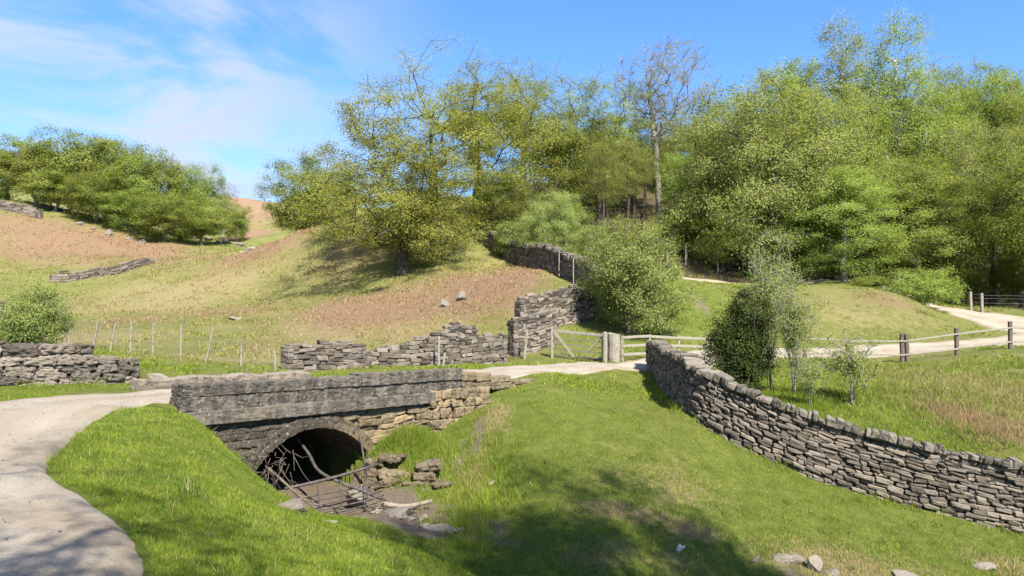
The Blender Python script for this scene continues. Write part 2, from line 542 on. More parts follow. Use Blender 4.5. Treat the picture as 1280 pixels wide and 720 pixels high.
def leaf_material(name, c1, c2, trans=0.38):
    m = bpy.data.materials.new(name)
    m.use_nodes = True
    t = NT(m.node_tree)
    t.n.remove(t.n['Principled BSDF'])
    v = t.attr('v').outputs['Fac']
    oi = t.add('ShaderNodeObjectInfo')
    c = t.mix(v, c1, c2)
    hs = t.add('ShaderNodeHueSaturation')
    t.set(hs.inputs['Hue'], t.math('ADD', 0.488, t.math('MULTIPLY', oi.outputs['Random'], 0.024)))
    t.set(hs.inputs['Value'], t.math('ADD', 0.86, t.math('MULTIPLY', oi.outputs['Random'], 0.28)))
    t.l.new(c, hs.inputs['Color'])
    c = hs.outputs[0]
    d = t.add('ShaderNodeBsdfDiffuse')
    t.l.new(c, d.inputs[0])
    tr = t.add('ShaderNodeBsdfTranslucent')
    t.l.new(t.mix(1.0, c, (1.25, 1.25, 0.6), 'MULTIPLY'), tr.inputs[0])
    m1 = t.add('ShaderNodeMixShader')
    m1.inputs[0].default_value = trans
    t.l.new(d.outputs[0], m1.inputs[1])
    t.l.new(tr.outputs[0], m1.inputs[2])
    t.l.new(m1.outputs[0], t.n['Material Output'].inputs[0])
    return m


def blade_material(name):
    m = bpy.data.materials.new(name)
    m.use_nodes = True
    t = NT(m.node_tree)
    t.n.remove(t.n['Principled BSDF'])
    c = t.attr('tint').outputs['Color']
    d = t.add('ShaderNodeBsdfDiffuse')
    t.l.new(c, d.inputs[0])
    tr = t.add('ShaderNodeBsdfTranslucent')
    t.l.new(c, tr.inputs[0])
    m1 = t.add('ShaderNodeMixShader')
    m1.inputs[0].default_value = 0.4
    t.l.new(d.outputs[0], m1.inputs[1])
    t.l.new(tr.outputs[0], m1.inputs[2])
    t.l.new(m1.outputs[0], t.n['Material Output'].inputs[0])
    return m


def bark_material(name, a, bcol):
    m, t, b = new_mat(name)
    pos = t.add('ShaderNodeTexCoord').outputs['Object']
    n = t.noise(t.scale(pos, (6, 6, 1.5)), 2.5, 5, 0.7)
    c = t.mix(t.ramp(n, 0.3, 0.7), a, bcol)
    finish(t, b, c, 0.9, n, 0.8, 0.03, 0.15)
    return m


def plain(name, a, bcol, sc=8, rough=0.8, metal=0.0, bump=0.3):
    m, t, b = new_mat(name)
    pos = t.add('ShaderNodeNewGeometry').outputs['Position']
    n = t.noise(pos, sc, 5, 0.65)
    finish(t, b, t.mix(t.ramp(n, 0.3, 0.7), a, bcol), rough, n, bump, 0.01)
    b.inputs['Metallic'].default_value = metal
    return m


def wood_material(name, a, bcol):
    m, t, b = new_mat(name)
    pos = t.add('ShaderNodeTexCoord').outputs['Object']
    n = t.noise(t.scale(pos, (9, 9, 9)), 1.5, 5, 0.7, 1.5)
    n2 = t.noise(pos, 45, 3)
    c = t.mix(t.ramp(n, 0.3, 0.7), a, bcol)
    c = t.mix(t.ramp(n2, 0.5, 0.75, 0, 0.5), c, tuple(k * 0.5 for k in a))
    finish(t, b, c, 0.88, n2, 0.5, 0.01, 0.2)
    return m


M = {}
M['ground'] = ground_material()
M['track'] = track_material()
M['wall'] = stone_material('gritstone_wall', (0.024, 0.019, 0.015), (0.215, 0.180, 0.140), 0.35)
M['wallcore'] = plain('wall_heart', (0.020, 0.017, 0.014), (0.05, 0.043, 0.036), 12, 0.95)
M['coping'] = stone_material('gritstone_coping', (0.040, 0.034, 0.027), (0.195, 0.170, 0.136), 0.35)
M['parapet'] = stone_material('parapet_stone', (0.042, 0.036, 0.029), (0.165, 0.140, 0.108), 0.25, None, 1.0, 1.0, 0.80)
M['string'] = stone_material('string_stone', (0.050, 0.042, 0.033), (0.175, 0.147, 0.112), 0.25, None, 1.0, 1.0, 0.65)
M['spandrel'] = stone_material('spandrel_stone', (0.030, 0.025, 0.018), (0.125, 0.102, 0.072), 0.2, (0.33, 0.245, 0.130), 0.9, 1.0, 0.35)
M['mortar'] = plain('old_mortar', (0.10, 0.085, 0.065), (0.24, 0.20, 0.15), 9, 0.95)
M['barrel'] = plain('dark_vault', (0.022, 0.020, 0.017), (0.08, 0.070, 0.058), 5, 0.8)  # dark stone tones over the whole vault lining
M['rock'] = stone_material('field_rock', (0.085, 0.072, 0.058), (0.26, 0.225, 0.18), 0.35)
M['bark_oak'] = bark_material('oak_bark', (0.030, 0.024, 0.018), (0.095, 0.078, 0.060))
M['bark_pale'] = bark_material('ash_bark', (0.12, 0.105, 0.085), (0.30, 0.27, 0.225))
M['bark_birch'] = bark_material('birch_bark', (0.22, 0.20, 0.17), (0.55, 0.52, 0.47))
M['bark_mid'] = bark_material('sallow_bark', (0.055, 0.045, 0.034), (0.16, 0.135, 0.105))
M['leaf_oak'] = leaf_material('oak_leaf', (0.172, 0.182, 0.036), (0.300, 0.305, 0.078), 0.46)
M['leaf_olive'] = leaf_material('young_oak_leaf', (0.165, 0.190, 0.040), (0.300, 0.325, 0.082), 0.46)
M['leaf_green'] = leaf_material('birch_leaf', (0.165, 0.212, 0.042), (0.305, 0.365, 0.092), 0.46)
M['leaf_willow'] = leaf_material('sallow_leaf', (0.175, 0.212, 0.058), (0.325, 0.362, 0.122), 0.44)
M['leaf_dark'] = leaf_material('alder_leaf', (0.130, 0.170, 0.030), (0.250, 0.300, 0.064), 0.44)
M['leaf_holly'] = leaf_material('holly_leaf', (0.017, 0.030, 0.010), (0.085, 0.120, 0.030), 0.15)
M['blade'] = blade_material('grass_blade')
M['timber'] = wood_material('weathered_timber', (0.15, 0.13, 0.10), (0.32, 0.285, 0.225))
M['timber_dark'] = wood_material('dark_timber', (0.055, 0.042, 0.032), (0.16, 0.125, 0.095))
M['timber_pale'] = wood_material('pale_rail', (0.17, 0.15, 0.115), (0.30, 0.275, 0.22))
M['wire'] = plain('fence_wire', (0.16, 0.155, 0.15), (0.28, 0.27, 0.26), 30, 0.5, 0.6)
M['steel'] = plain('rusty_tube', (0.045, 0.038, 0.033), (0.13, 0.11, 0.09), 20, 0.55, 0.4)
M['pipe'] = plain('grey_pipe', (0.04, 0.036, 0.032), (0.10, 0.09, 0.08), 10, 0.5)
M['driftwood'] = wood_material('bleached_driftwood', (0.13, 0.105, 0.078), (0.25, 0.21, 0.155))
M['paper'] = plain('white_litter', (0.40, 0.40, 0.39), (0.55, 0.55, 0.54), 20, 0.6)

tag(link_mesh('ground', ground_me, None, M['ground']), kind='structure')


# ------------------------------------------------------------------ tracks
def catmull(pts, step):
    pts = [np.array(p, float) for p in pts]
    pts = [2 * pts[0] - pts[1]] + pts + [2 * pts[-1] - pts[-2]]
    out = []
    for i in range(1, len(pts) - 2):
        a, b, c, d = pts[i - 1:i + 3]
        n = max(2, int(np.linalg.norm((c - b)[:2]) / step))
        for k in range(n):
            t = k / n
            out.append(0.5 * ((2 * b) + (c - a) * t + (2 * a - 5 * b + 4 * c - d) * t * t + (3 * b - a - 3 * c + d) * t ** 3))
    out.append(pts[-2])
    return np.array(out)


TRACKS = []


def deck_z(x, y):
    """track level, carried straight over the culvert"""
    s, d = bridge_sd(x, y)
    z = Hm(x, y)
    on = (np.abs(s) < 2.1) & (d > 0.0) & (d < 4.9)
    return np.where(on, -1.53 - 0.01 * s, z)


def track(name, pts, step, lift=0.06, seed=0, across=13):
    """pts: x, y, half width left, half width right"""
    c = catmull(pts, step)
    tng = np.gradient(c[:, :2], axis=0)
    tng /= np.linalg.norm(tng, axis=1)[:, None]
    nrm = np.stack((tng[:, 1], -tng[:, 0]), 1)          # to the right of travel
    cc_ = c.copy()
    cc_[:, :2] += nrm * ((c[:, 3] - c[:, 2]) / 2)[:, None]
    cc_[:, 2] = cc_[:, 3] = (c[:, 2] + c[:, 3]) / 2
    TRACKS.append(cc_)
    n = len(c)
    k = np.arange(n) * step
    wl = c[:, 2] * (1 + 0.10 * (fbm(k * 0.5, k * 0 + seed, seed) - 0.5)) + 0.07 * (fbm(k * 2.6, k * 0, seed + 9) - 0.5)
    wr = c[:, 3] * (1 + 0.10 * (fbm(k * 0.5, k * 0 + 7.3, seed) - 0.5)) + 0.07 * (fbm(k * 2.6, k * 0 + 4, seed + 5) - 0.5)
    V, rut, edg = [], [], []
    for i in range(across):
        f = i / (across - 1) * 2 - 1
        f = math.copysign(abs(f) ** 0.55, f)
        off = np.where(f < 0, f * wl, f * wr)
        x, y = c[:, 0] + nrm[:, 0] * off, c[:, 1] + nrm[:, 1] * off
        z = deck_z(x, y) + (lift if abs(f) < 0.99 else -0.06)
        r = math.exp(-((abs(f) - 0.5) / 0.18) ** 2)
        z = z - 0.02 * r
        V.append(np.stack((x, y, z), 1))
        rut.append(np.full(n, r))
        edg.append(np.full(n, float(sstep(0.55, 1.0, np.array(abs(f))))))
    V = np.stack(V, 1).reshape(-1, 3)
    rut = np.stack(rut, 1).ravel()
    ii = np.arange(n * across).reshape(n, across)
    f = np.stack((ii[:-1, :-1], ii[:-1, 1:], ii[1:, 1:], ii[1:, :-1]), -1).reshape(-1)
    me = np_mesh(name, V, f, 4, attrs={'rut': rut, 'edge': np.stack(edg, 1).ravel()}, smooth=True)
    return tag(link_mesh(name, me, None, M['track']), kind='structure')


track('track', [(-4.2, -9, 2, 2), (-4.6, 0, 2.0, 3.7), (-5.1, 4.5, 2.0, 2.85), (-6.5, 7.2, 2.0, 1.95), (-7.35, 9.5, 2.0, 1.75), (-7.75, 12, 1.7, 1.45),
                (-7.3, 14.3, 1.35, 1.3), (-5.4, 16.9, 1.3, 1.25), (-2.8, 20.0, 1.2, 1.15), (-0.2, 23.0, 1.15, 1.2), (2.4, 26.3, 1.2, 1.2), (5.0, 29.8, 1.25, 1.2),
                (8.0, 33.2, 1.25, 1.25), (12, 35.3, 1.25, 1.25), (17, 36.6, 1.3, 1.3), (22, 37.8, 1.5, 1.5), (27, 39.2, 1.9, 1.9), (33, 41, 2, 2), (40, 42.5, 2, 2)], 0.22, 0.05, 3)
track('side_track', [(30.5, 39.4, 3.2, 4), (30.0, 42.5, 2.7, 3.6), (29.2, 46.2, 1.9, 2.8), (28.0, 50, 1.1, 1.5), (26.4, 54, 0.9, 0.9), (22, 60, 0.9, 0.9)], 0.4, 0.06, 8)
track('footpath', [(11.0, 51.5, .35, .35), (14.0, 53.2, .4, .4), (18, 53.0, .4, .4), (24, 54, .4, .4)], 0.5, 0.06, 12, 5)


def on_track(x, y, margin=0.0):
    m = np.zeros(np.shape(x), bool)
    for c in TRACKS:
        cc = c[::3]
        for p in cc:
            m |= (x - p[0]) ** 2 + (y - p[1]) ** 2 < (min(p[2], p[3]) + margin) ** 2
    return m


# ------------------------------------------------------------------ stones
def _cb_template():
    corners = [(sx, sy, sz) for sx in (-1, 1) for sy in (-1, 1) for sz in (-1, 1)]
    ci = {c: i for i, c in enumerate(corners)}
    faces = []
    for ax in range(3):
        o = [a for a in range(3) if a != ax]
        for s in (-1, 1):
            f = []
            for a, b in ((-1, -1), (1, -1), (1, 1), (-1, 1)):
                c = [0, 0, 0]
                c[ax], c[o[0]], c[o[1]] = s, a, b
                f.append(ci[tuple(c)] * 3 + ax)
            faces.append(f)
        for a in (-1, 1):
            for b in (-1, 1):
                c0, c1 = [0, 0, 0], [0, 0, 0]
                c0[ax], c1[ax] = -1, 1
                for c in (c0, c1):
                    c[o[0]], c[o[1]] = a, b
                i0, i1 = ci[tuple(c0)] * 3, ci[tuple(c1)] * 3
                faces.append([i0 + o[0], i1 + o[0], i1 + o[1], i0 + o[1]])
    for i in range(8):
        faces.append([i * 3, i * 3 + 1, i * 3 + 2])
    k = 0.8
    V = []
    for c in corners:
        for ax in range(3):
            V.append([c[j] * (1 if j == ax else k) for j in range(3)])
    V = np.array(V)
    fixed = []
    for f in faces:
        p = V[f]
        n = np.cross(p[1] - p[0], p[2] - p[0])
        fixed.append(f if n @ p.mean(0) > 0 else f[::-1])
    return np.array(corners, float), fixed


CB_C, CB_F = _cb_template()


class Stones:
    """a heap of chamfered, uneven blocks that share one mesh"""
    def __init__(s):
        s.V, s.F, s.tone, s.warm, s.n = [], [], [], [], 0

    def block(s, corners, ch, tone, warm=0.0):
        """corners (8,3) in template order; ch: chamfer width in metres"""
        c = np.asarray(corners, float)
        out = np.empty((24, 3))
        for i in range(8):
            sx, sy, sz = i >> 2 & 1, i >> 1 & 1, i & 1
            nb = (i ^ 4, i ^ 2, i ^ 1)
            e = []
            for j in nb:
                d = c[j] - c[i]
                L = np.linalg.norm(d) + 1e-9
                e.append(d / L * min(ch, L * 0.4))
            for ax in range(3):
                out[i * 3 + ax] = c[i] + sum(e[a] for a in range(3) if a != ax)
        s.V.append(out)
        s.F.extend([[v + s.n for v in f] for f in CB_F])
        s.tone.extend([tone] * 24)
        s.warm.extend([warm] * 24)
        s.n += 24

    def box(s, c, ax, half, ch, rnd, jit=0.12, tone=None, warm=0.0):
        """c centre, ax 3x3 rows = axes, half sizes"""
        jt = np.array([[rnd.uniform(-jit, jit) for _ in range(3)] for _ in range(8)])
        loc = (CB_C + jt) * np.asarray(half)
        s.block(np.asarray(c) + loc @ np.asarray(ax), ch, rnd.random() if tone is None else tone, warm)

    def build(s, name, mat, parent=None, smooth=False, origin=None, sub=0, disp=0.0, dsc=0.12, soft=False):
        V = np.concatenate(s.V)
        if origin is not None:
            V = V - np.array(origin)
        me = bpy.data.meshes.new(name)
        me.from_pydata(V.tolist(), [], s.F)
        for k, a in (('tone', s.tone), ('warm', s.warm)):
            at = me.attributes.new(k, 'FLOAT', 'POINT')
            at.data.foreach_set('value', np.array(a, np.float32))
        o = link_mesh(name, me, parent, mat)
        if sub:
            md = o.modifiers.new('round', 'SUBSURF')
            md.levels = md.render_levels = sub
            if not soft: md.subdivision_type = 'SIMPLE'
            if disp:
                key = 'rough_%g' % dsc
                tx = bpy.data.textures.get(key) or bpy.data.textures.new(key, 'CLOUDS')
                tx.noise_scale, tx.noise_depth = dsc, 3
                md = o.modifiers.new('rough', 'DISPLACE')
                md.texture, md.strength, md.mid_level = tx, disp, 0.5
            if soft:
                for p in me.polygons: p.use_smooth = True
        return o


WALL_LINES = []


def drystone(label, pts, thick=0.45, sl=0.32, sh=0.12, seed=0, coping=True, group=None, base=0.12, cop_h=0.17, ragged=0.0, name='dry_stone_wall', back=True, sub=1, disp=0.06, jit=0.26, ch=0.022, soft=False):
    """pts: x, y, height of the wall above the ground"""
    rnd = random.Random(seed)
    c = catmull(pts, 0.25)
    WALL_LINES.append((c, thick))
    seg = np.linalg.norm(np.diff(c[:, :2], axis=0), axis=1)
    L = np.concatenate(([0], np.cumsum(seg)))
    tot = L[-1]
    ox, oy = c[len(c) // 2, :2]
    root = empty(name, (ox, oy, H(ox, oy)), label, 'stone wall', group)
    org = root.location[:]

    zsm = Hm(c[:, 0], c[:, 1])
    for _ in range(3):
        zsm = np.convolve(np.pad(zsm, 2, mode='edge'), np.ones(5) / 5, mode='valid')

    def at(l):
        x, y = np.interp(l, L, c[:, 0]), np.interp(l, L, c[:, 1])
        z = np.interp(l, L, zsm)
        e = 0.3
        x1, y1 = np.interp(min(l + e, tot), L, c[:, 0]), np.interp(min(l + e, tot), L, c[:, 1])
        x0, y0 = np.interp(max(l - e, 0), L, c[:, 0]), np.interp(max(l - e, 0), L, c[:, 1])
        t = np.array((x1 - x0, y1 - y0))
        t /= np.linalg.norm(t)
        dzl = (np.interp(min(l + e, tot), L, zsm) - np.interp(max(l - e, 0), L, zsm)) / (2 * e)
        return np.array((x, y)), t, z, np.interp(l, L, c[:, 2]), dzl

    # heart of the wall
    bm = bmesh.new()
    prev = None
    n = max(3, int(tot / 0.4))
    for i in range(n + 1):
        l = 0.06 + (tot - 0.12) * i / n
        p, t, z, h, _ = at(l)
        nn = np.array((t[1], -t[0]))
        hw, ht = thick / 2 - 0.09, max(h - (0.10 if coping else 0.16), 0.08)
        ring = [bm.verts.new(Vector((*(p + nn * a), z + b)) - Vector(org)) for a, b in ((-hw, -0.4), (hw, -0.4), (hw * 0.75, ht), (-hw * 0.75, ht))]
        if prev:
            for k in range(4):
                bm.faces.new((prev[k], prev[(k + 1) % 4], ring[(k + 1) % 4], ring[k]))
        else:
            bm.faces.new(ring[::-1])
        prev = ring
    bm.faces.new(prev)
    me = bpy.data.meshes.new('wall_heart')
    bm.to_mesh(me)
    bm.free()
    link_mesh('wall_heart', me, root, M['wallcore'])

    S_, K_ = Stones(), Stones()
    for side in ((-1, 1) if back else (1,)):
        row = 0.0 - base
        hmax = max(p[2] for p in pts)
        while row < hmax:
            hh = sh * rnd.uniform(0.75, 1.3)
            l = rnd.uniform(-0.1, 0.0) * 0
            while l < tot:
                ln = sl * rnd.uniform(0.5, 1.6)
                l1 = min(l + ln, tot)
                lm = (l + l1) / 2
                p, t, z, h, dz = at(lm)
                top = h - (cop_h * 0.7 if coping else 0) + rnd.uniform(-1, 1) * ragged
                wob = 0.035 * math.sin(lm * 2.1 + seed) + 0.02 * math.sin(lm * 5.3)
                if row + hh * 0.5 + wob < top and l1 - l > 0.05:
                    nn = np.array((t[1], -t[0])) * side
                    batter = 0.10 * max(row, 0)
                    dep = rnd.uniform(0.09, 0.13)
                    cen = p + nn * (thick / 2 - dep + rnd.uniform(-0.03, 0.035) - batter)
                    tilt = rnd.uniform(-0.10, 0.10) + dz
                    ax = np.array(((t[0], t[1], tilt), (nn[0], nn[1], rnd.uniform(-.12, .12)), (0, 0, 1.0)))
                    ax[0] /= np.linalg.norm(ax[0])
                    S_.box(np.array((*cen, z + row + hh / 2 + wob)) - np.array(org), ax, ((l1 - l) / 2 * 0.97, dep, hh / 2 * rnd.uniform(0.88, 1.06)), min(ch, hh * 0.26), rnd, jit)
                l = l1
            row += hh
    # end faces
    for l, sg in ((0.0, -1), (tot, 1)):
        p, t, z, h, dz = at(l)
        row = -base
        while row < h - 0.1:
            hh = sh * rnd.uniform(0.9, 1.5)
            nn = np.array((t[1], -t[0]))
            o = -thick / 2
            while o < thick / 2 - 0.06:
                ln = min(rnd.uniform(0.16, 0.34), thick / 2 - o)
                cen = p + nn * (o + ln / 2) - t * sg * 0.04
                S_.box(np.array((*cen, z + row + hh / 2)) - np.array(org), np.array(((t[0], t[1], 0), (nn[0], nn[1], 0), (0, 0, 1.0))), (0.10, ln / 2, hh / 2), 0.022, rnd, 0.16)
                o += ln
            row += hh
    S_.build('wall_face', M['wall'], root, sub=sub, disp=disp, dsc=.09, soft=soft)
    if coping:
        l = 0.0
        while l < tot - 0.04:
            ln = rnd.uniform(0.05, 0.20)
            p, t, z, h, dz = at(min(l + ln / 2, tot))
            nn = np.array((t[1], -t[0]))
            lean = 0.30 + rnd.uniform(-0.25, 0.2)
            hh = cop_h * rnd.uniform(0.6, 1.6)
            if rnd.random() > 0.03:
                ax = np.array(((t[0], t[1], dz), (nn[0], nn[1], 0), (t[0] * lean, t[1] * lean, 1.0)))
                K_.box(np.array((*(p + nn * rnd.uniform(-.03, .03)), z + h - cop_h * 0.72 + hh / 2 - 0.02)) - np.array(org), ax, (ln / 2 * 0.92, (thick / 2 - 0.02) * rnd.uniform(0.8, 1.1), hh / 2), 0.025, rnd, 0.20)
            l += ln
        K_.build('coping', M['coping'], root, sub=sub, disp=disp, dsc=.09, soft=soft)
    return root


# the long wall down the right
LW = [(815, 30), (830, 25), (850, 20.5), (870, 18.4), (910, 17.6), (960, 17.1), (1010, 16.8), (1080, 16.4), (1150, 16), (1220, 15.7), (1280, 15.5), (1360, 15.3), (1450, 15.2)]
drystone('long dry stone wall with upright coping stones running down the right hand slope',
         [(XW(px, Y), Y, 1.26) for px, Y in LW], 0.5, 0.25, 0.085, 11, True, cop_h=0.125)
# low wall of big blocks at the left
drystone('low tumbledown wall of big blocks on the grass verge at left of the track',
         [(-15.5, 13.4, 0.95), (-13, 15.0, 0.98), (-11, 16.4, 0.98), (-10.2, 17.2, 0.82), (-9.75, 17.8, 0.62), (-9.2, 18.5, 0.44)], 0.55, 0.50, 0.19, 12, False, ragged=0.10, sub=3, disp=0.16, jit=0.30, ch=0.04)
# middle walls beyond the bridge
drystone('short squared length of wall with flat top standing just beyond the bridge parapet',
         [(XW(358, 25), 25, 0.85), (XW(400, 26), 26, 0.92), (XW(437, 27), 27, 0.90), (XW(455, 27.5), 27.5, 0.62)], 0.5, 0.42, 0.14, 13, False, ragged=0.06)
drystone('slumped wall rising to a rough high end beside the roadside gate',
         [(XW(458, 28), 28, 0.45), (XW(490, 28.8), 28.8, 0.80), (XW(520, 29.6), 29.6, 1.0), (XW(550, 30.4), 30.4, 1.25), (XW(562, 30.8), 30.8, 1.62),
          (XW(588, 31.4), 31.4, 1.60), (XW(597, 31.7), 31.7, 1.15), (XW(628, 32.6), 32.6, 1.18)], 0.55, 0.36, 0.14, 14, False, ragged=0.14)
drystone('tall broken wall end between the leaning hurdle and the field gate',
         [(XW(640, 34), 34, 1.55), (XW(668, 34.6), 34.6, 1.6), (XW(690, 35.3), 35.3, 1.5)], 0.6, 0.36, 0.14, 15, False, ragged=0.12)
drystone('field wall climbing away behind the gate to the large round bush',
         [(XW(648, 36.2), 36.2, 1.6), (XW(690, 37.2), 37.2, 1.75), (XW(728, 38.2), 38.2, 1.6), (XW(760, 39.4), 39.4, 1.5)], 0.6, 0.36, 0.14, 16, False, ragged=0.12)
drystone('dark wall with toothed coping climbing the hill up to the oaks',
         [(XW(612, 60), 60, 1.35), (XW(650, 54.5), 54.5, 1.5), (XW(690, 49), 49, 1.55), (XW(722, 45), 45, 1.5), (XW(745, 42), 42, 1.45), (XW(765, 40.2), 40.2, 1.4)], 0.55, 0.38, 0.15, 17, True, cop_h=0.22)
drystone('crumbling dark wall crossing the far green pasture', 
         [(XW(62, 66), 66, 0.55), (XW(100, 67), 67, 0.75), (XW(140, 69), 69, 0.7), (XW(188, 73), 73, 0.5)], 0.6, 0.6, 0.2, 18, False, ragged=0.28)
drystone('short grey wall on the skyline slope under the copse at far left',
         [(XW(-30, 91), 91, 0.9), (XW(5, 90), 90, 1.0), (XW(30, 90), 90, 1.1), (XW(48, 90), 90, 0.9)], 0.7, 0.7, 0.22, 19, False, ragged=0.12)
drystone('stub of pale wall at the left edge above the round shrub',
         [(XW(-40, 42), 42, 0.8), (XW(-5, 42), 42, 0.9), (XW(16, 42.4), 42.4, 0.6)], 0.6, 0.5, 0.17, 20, False, ragged=0.12)

# ------------------------------------------------------------------ the bridge
bridge = empty('stone_bridge', BP(0, 0, -3.6), 'small arched stone bridge with blackened parapet carrying the track over the stream', 'bridge')
BORG = np.array(bridge.location[:])
AX = np.array(((BS[0], BS[1], 0), (-BD[0], -BD[1], 0), (0, 0, 1.0)))       # along, outwards, up
rnd = random.Random(5)


def ztop(s): return -1.175 - 0.014 * s


def zstr(s): return -1.935 - 0.012 * s


def b_course(st, s0, s1, d0, d1, zlo, zhi, lmin, lmax, ch, jit, warmf=None, tone=(0.2, 0.9)):
    s = s0
    while s < s1 - 0.02:
        e = min(s + rnd.uniform(lmin, lmax), s1)
        if s1 - e < lmin * 0.5: e = s1
        g = 0.0015
        cs = []
        for sx in (s + g, e - g):
            for sy in (d1, d0):                       # template y = outwards
                for k in (0, 1):
                    z = (zlo, zhi)[k](sx)
                    p = BP(sx, sy + rnd.uniform(-jit, jit), z + rnd.uniform(-jit, jit) * 0.8)
                    cs.append(np.array(p) - BORG)
        st.block(cs, ch, rnd.uniform(*tone), 0.0 if warmf is None else warmf((s + e) / 2))
        s = e


st = Stones()
b_course(st, -2.80, 1.2, -0.02, 0.42, lambda s: ztop(s) - 0.248, lambda s: ztop(s) - 0.03, 0.7, 1.4, 0.014, 0.008)
b_course(st, 1.2, 4.35, -0.04, 0.42, lambda s: ztop(s) - 0.248, lambda s: ztop(s) + 0.02, 0.8, 1.5, 0.014, 0.008)
b_course(st, -2.84, 4.30, 0.0, 0.40, lambda s: zstr(s) + 0.25, lambda s: ztop(s) - 0.245, 0.5, 1.1, 0.012, 0.008)
st.build('parapet', M['parapet'], bridge, sub=4, disp=0.055, dsc=0.07)
st = Stones()
b_course(st, -2.78, 3.35, -0.10, 0.35, lambda s: zstr(s), lambda s: zstr(s) + 0.257, 0.9, 1.7, 0.012, 0.008)
st.build('string_course', M['string'], bridge, sub=4, disp=0.04, dsc=0.07)
# far parapet, just the top shows
st = Stones()
b_course(st, -2.1, 2.3, 3.35, 3.75, lambda s: -1.75, lambda s: -1.30 - 0.01 * s + 0.03 * math.sin(s * 5), 0.4, 0.9, 0.03, 0.03, None, (0.7, 1.0))
st.build('far_parapet', M['wall'], bridge, sub=3, disp=0.14, dsc=0.2)

# arch
A_HS, A_RISE, A_SP = 1.45, 0.80, -3.02
A_R = (A_HS ** 2 + A_RISE ** 2) / (2 * A_RISE)
A_CZ = A_SP + A_RISE - A_R
A_ANG = math.asin(A_HS / A_R)
A_T = 0.25


def in_arch(s, z, pad=0.0):
    if z < A_SP: return abs(s) < A_HS + pad
    return s * s + (z - A_CZ) ** 2 < (A_R + pad) ** 2


def warm_at(s): return float(sstep(0.5, 1.6, np.array(s)))


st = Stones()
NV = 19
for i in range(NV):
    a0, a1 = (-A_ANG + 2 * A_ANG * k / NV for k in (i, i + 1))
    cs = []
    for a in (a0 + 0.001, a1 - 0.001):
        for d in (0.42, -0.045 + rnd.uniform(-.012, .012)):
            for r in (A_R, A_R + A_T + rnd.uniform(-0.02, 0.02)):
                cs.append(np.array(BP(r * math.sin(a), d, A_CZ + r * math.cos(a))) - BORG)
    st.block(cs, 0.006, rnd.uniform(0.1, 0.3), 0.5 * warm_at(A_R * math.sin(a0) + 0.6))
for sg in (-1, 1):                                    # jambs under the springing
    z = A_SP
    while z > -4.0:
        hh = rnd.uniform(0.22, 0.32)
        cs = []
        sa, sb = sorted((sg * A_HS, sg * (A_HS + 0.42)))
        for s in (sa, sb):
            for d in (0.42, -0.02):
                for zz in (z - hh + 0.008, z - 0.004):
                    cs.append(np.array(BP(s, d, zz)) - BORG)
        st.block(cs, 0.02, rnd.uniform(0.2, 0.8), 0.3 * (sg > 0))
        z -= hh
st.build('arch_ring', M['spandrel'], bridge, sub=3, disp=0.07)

# spandrel: dark coursed stone on the left, warm ochre rubble on the right
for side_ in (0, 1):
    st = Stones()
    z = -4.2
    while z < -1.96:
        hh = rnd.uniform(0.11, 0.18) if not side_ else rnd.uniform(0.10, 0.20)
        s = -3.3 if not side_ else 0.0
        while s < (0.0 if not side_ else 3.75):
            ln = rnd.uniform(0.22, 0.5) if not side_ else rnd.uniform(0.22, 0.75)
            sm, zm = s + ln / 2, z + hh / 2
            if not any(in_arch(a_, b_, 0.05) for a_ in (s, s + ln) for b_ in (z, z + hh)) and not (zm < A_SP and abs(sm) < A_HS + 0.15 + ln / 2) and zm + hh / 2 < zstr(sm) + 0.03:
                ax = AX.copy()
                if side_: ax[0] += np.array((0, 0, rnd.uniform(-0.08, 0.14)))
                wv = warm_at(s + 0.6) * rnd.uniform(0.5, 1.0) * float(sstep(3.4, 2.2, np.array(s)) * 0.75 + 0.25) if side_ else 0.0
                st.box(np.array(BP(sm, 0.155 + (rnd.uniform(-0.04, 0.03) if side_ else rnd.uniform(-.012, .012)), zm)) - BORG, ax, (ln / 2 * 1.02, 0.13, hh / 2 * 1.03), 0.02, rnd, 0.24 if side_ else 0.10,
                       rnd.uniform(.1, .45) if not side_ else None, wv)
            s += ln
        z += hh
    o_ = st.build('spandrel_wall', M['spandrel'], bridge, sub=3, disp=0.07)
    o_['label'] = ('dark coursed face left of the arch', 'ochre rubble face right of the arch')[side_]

# mortar sheet behind the stones, with the arch left open
bm = bmesh.new()
arc = [(A_R * math.sin(a), A_CZ + A_R * math.cos(a)) for a in np.linspace(-A_ANG, A_ANG, 25)]
top_z = [zstr(s) + 0.2 for s, _ in arc]
loc = lambda s, d, zz: bm.verts.new(BP(s, d, zz) - Vector(BORG))
lo = [loc(s, 0.10, zz) for s, zz in arc]
hi = [loc(s, 0.10, zz) for (s, _), zz in zip(arc, top_z)]
for i in range(24): bm.faces.new((lo[i], lo[i + 1], hi[i + 1], hi[i]))
for sg in (-1, 1):
    o = loc(sg * 4.0, 0.10, -4.3), loc(sg * 4.0, 0.10, -1.75), loc(sg * A_HS, 0.10, -1.75), loc(sg * A_HS, 0.10, -4.3)
    bm.faces.new(o)
me = bpy.data.meshes.new('mortar')
bm.to_mesh(me); bm.free()
link_mesh('mortar_bed', me, bridge, M['mortar'])
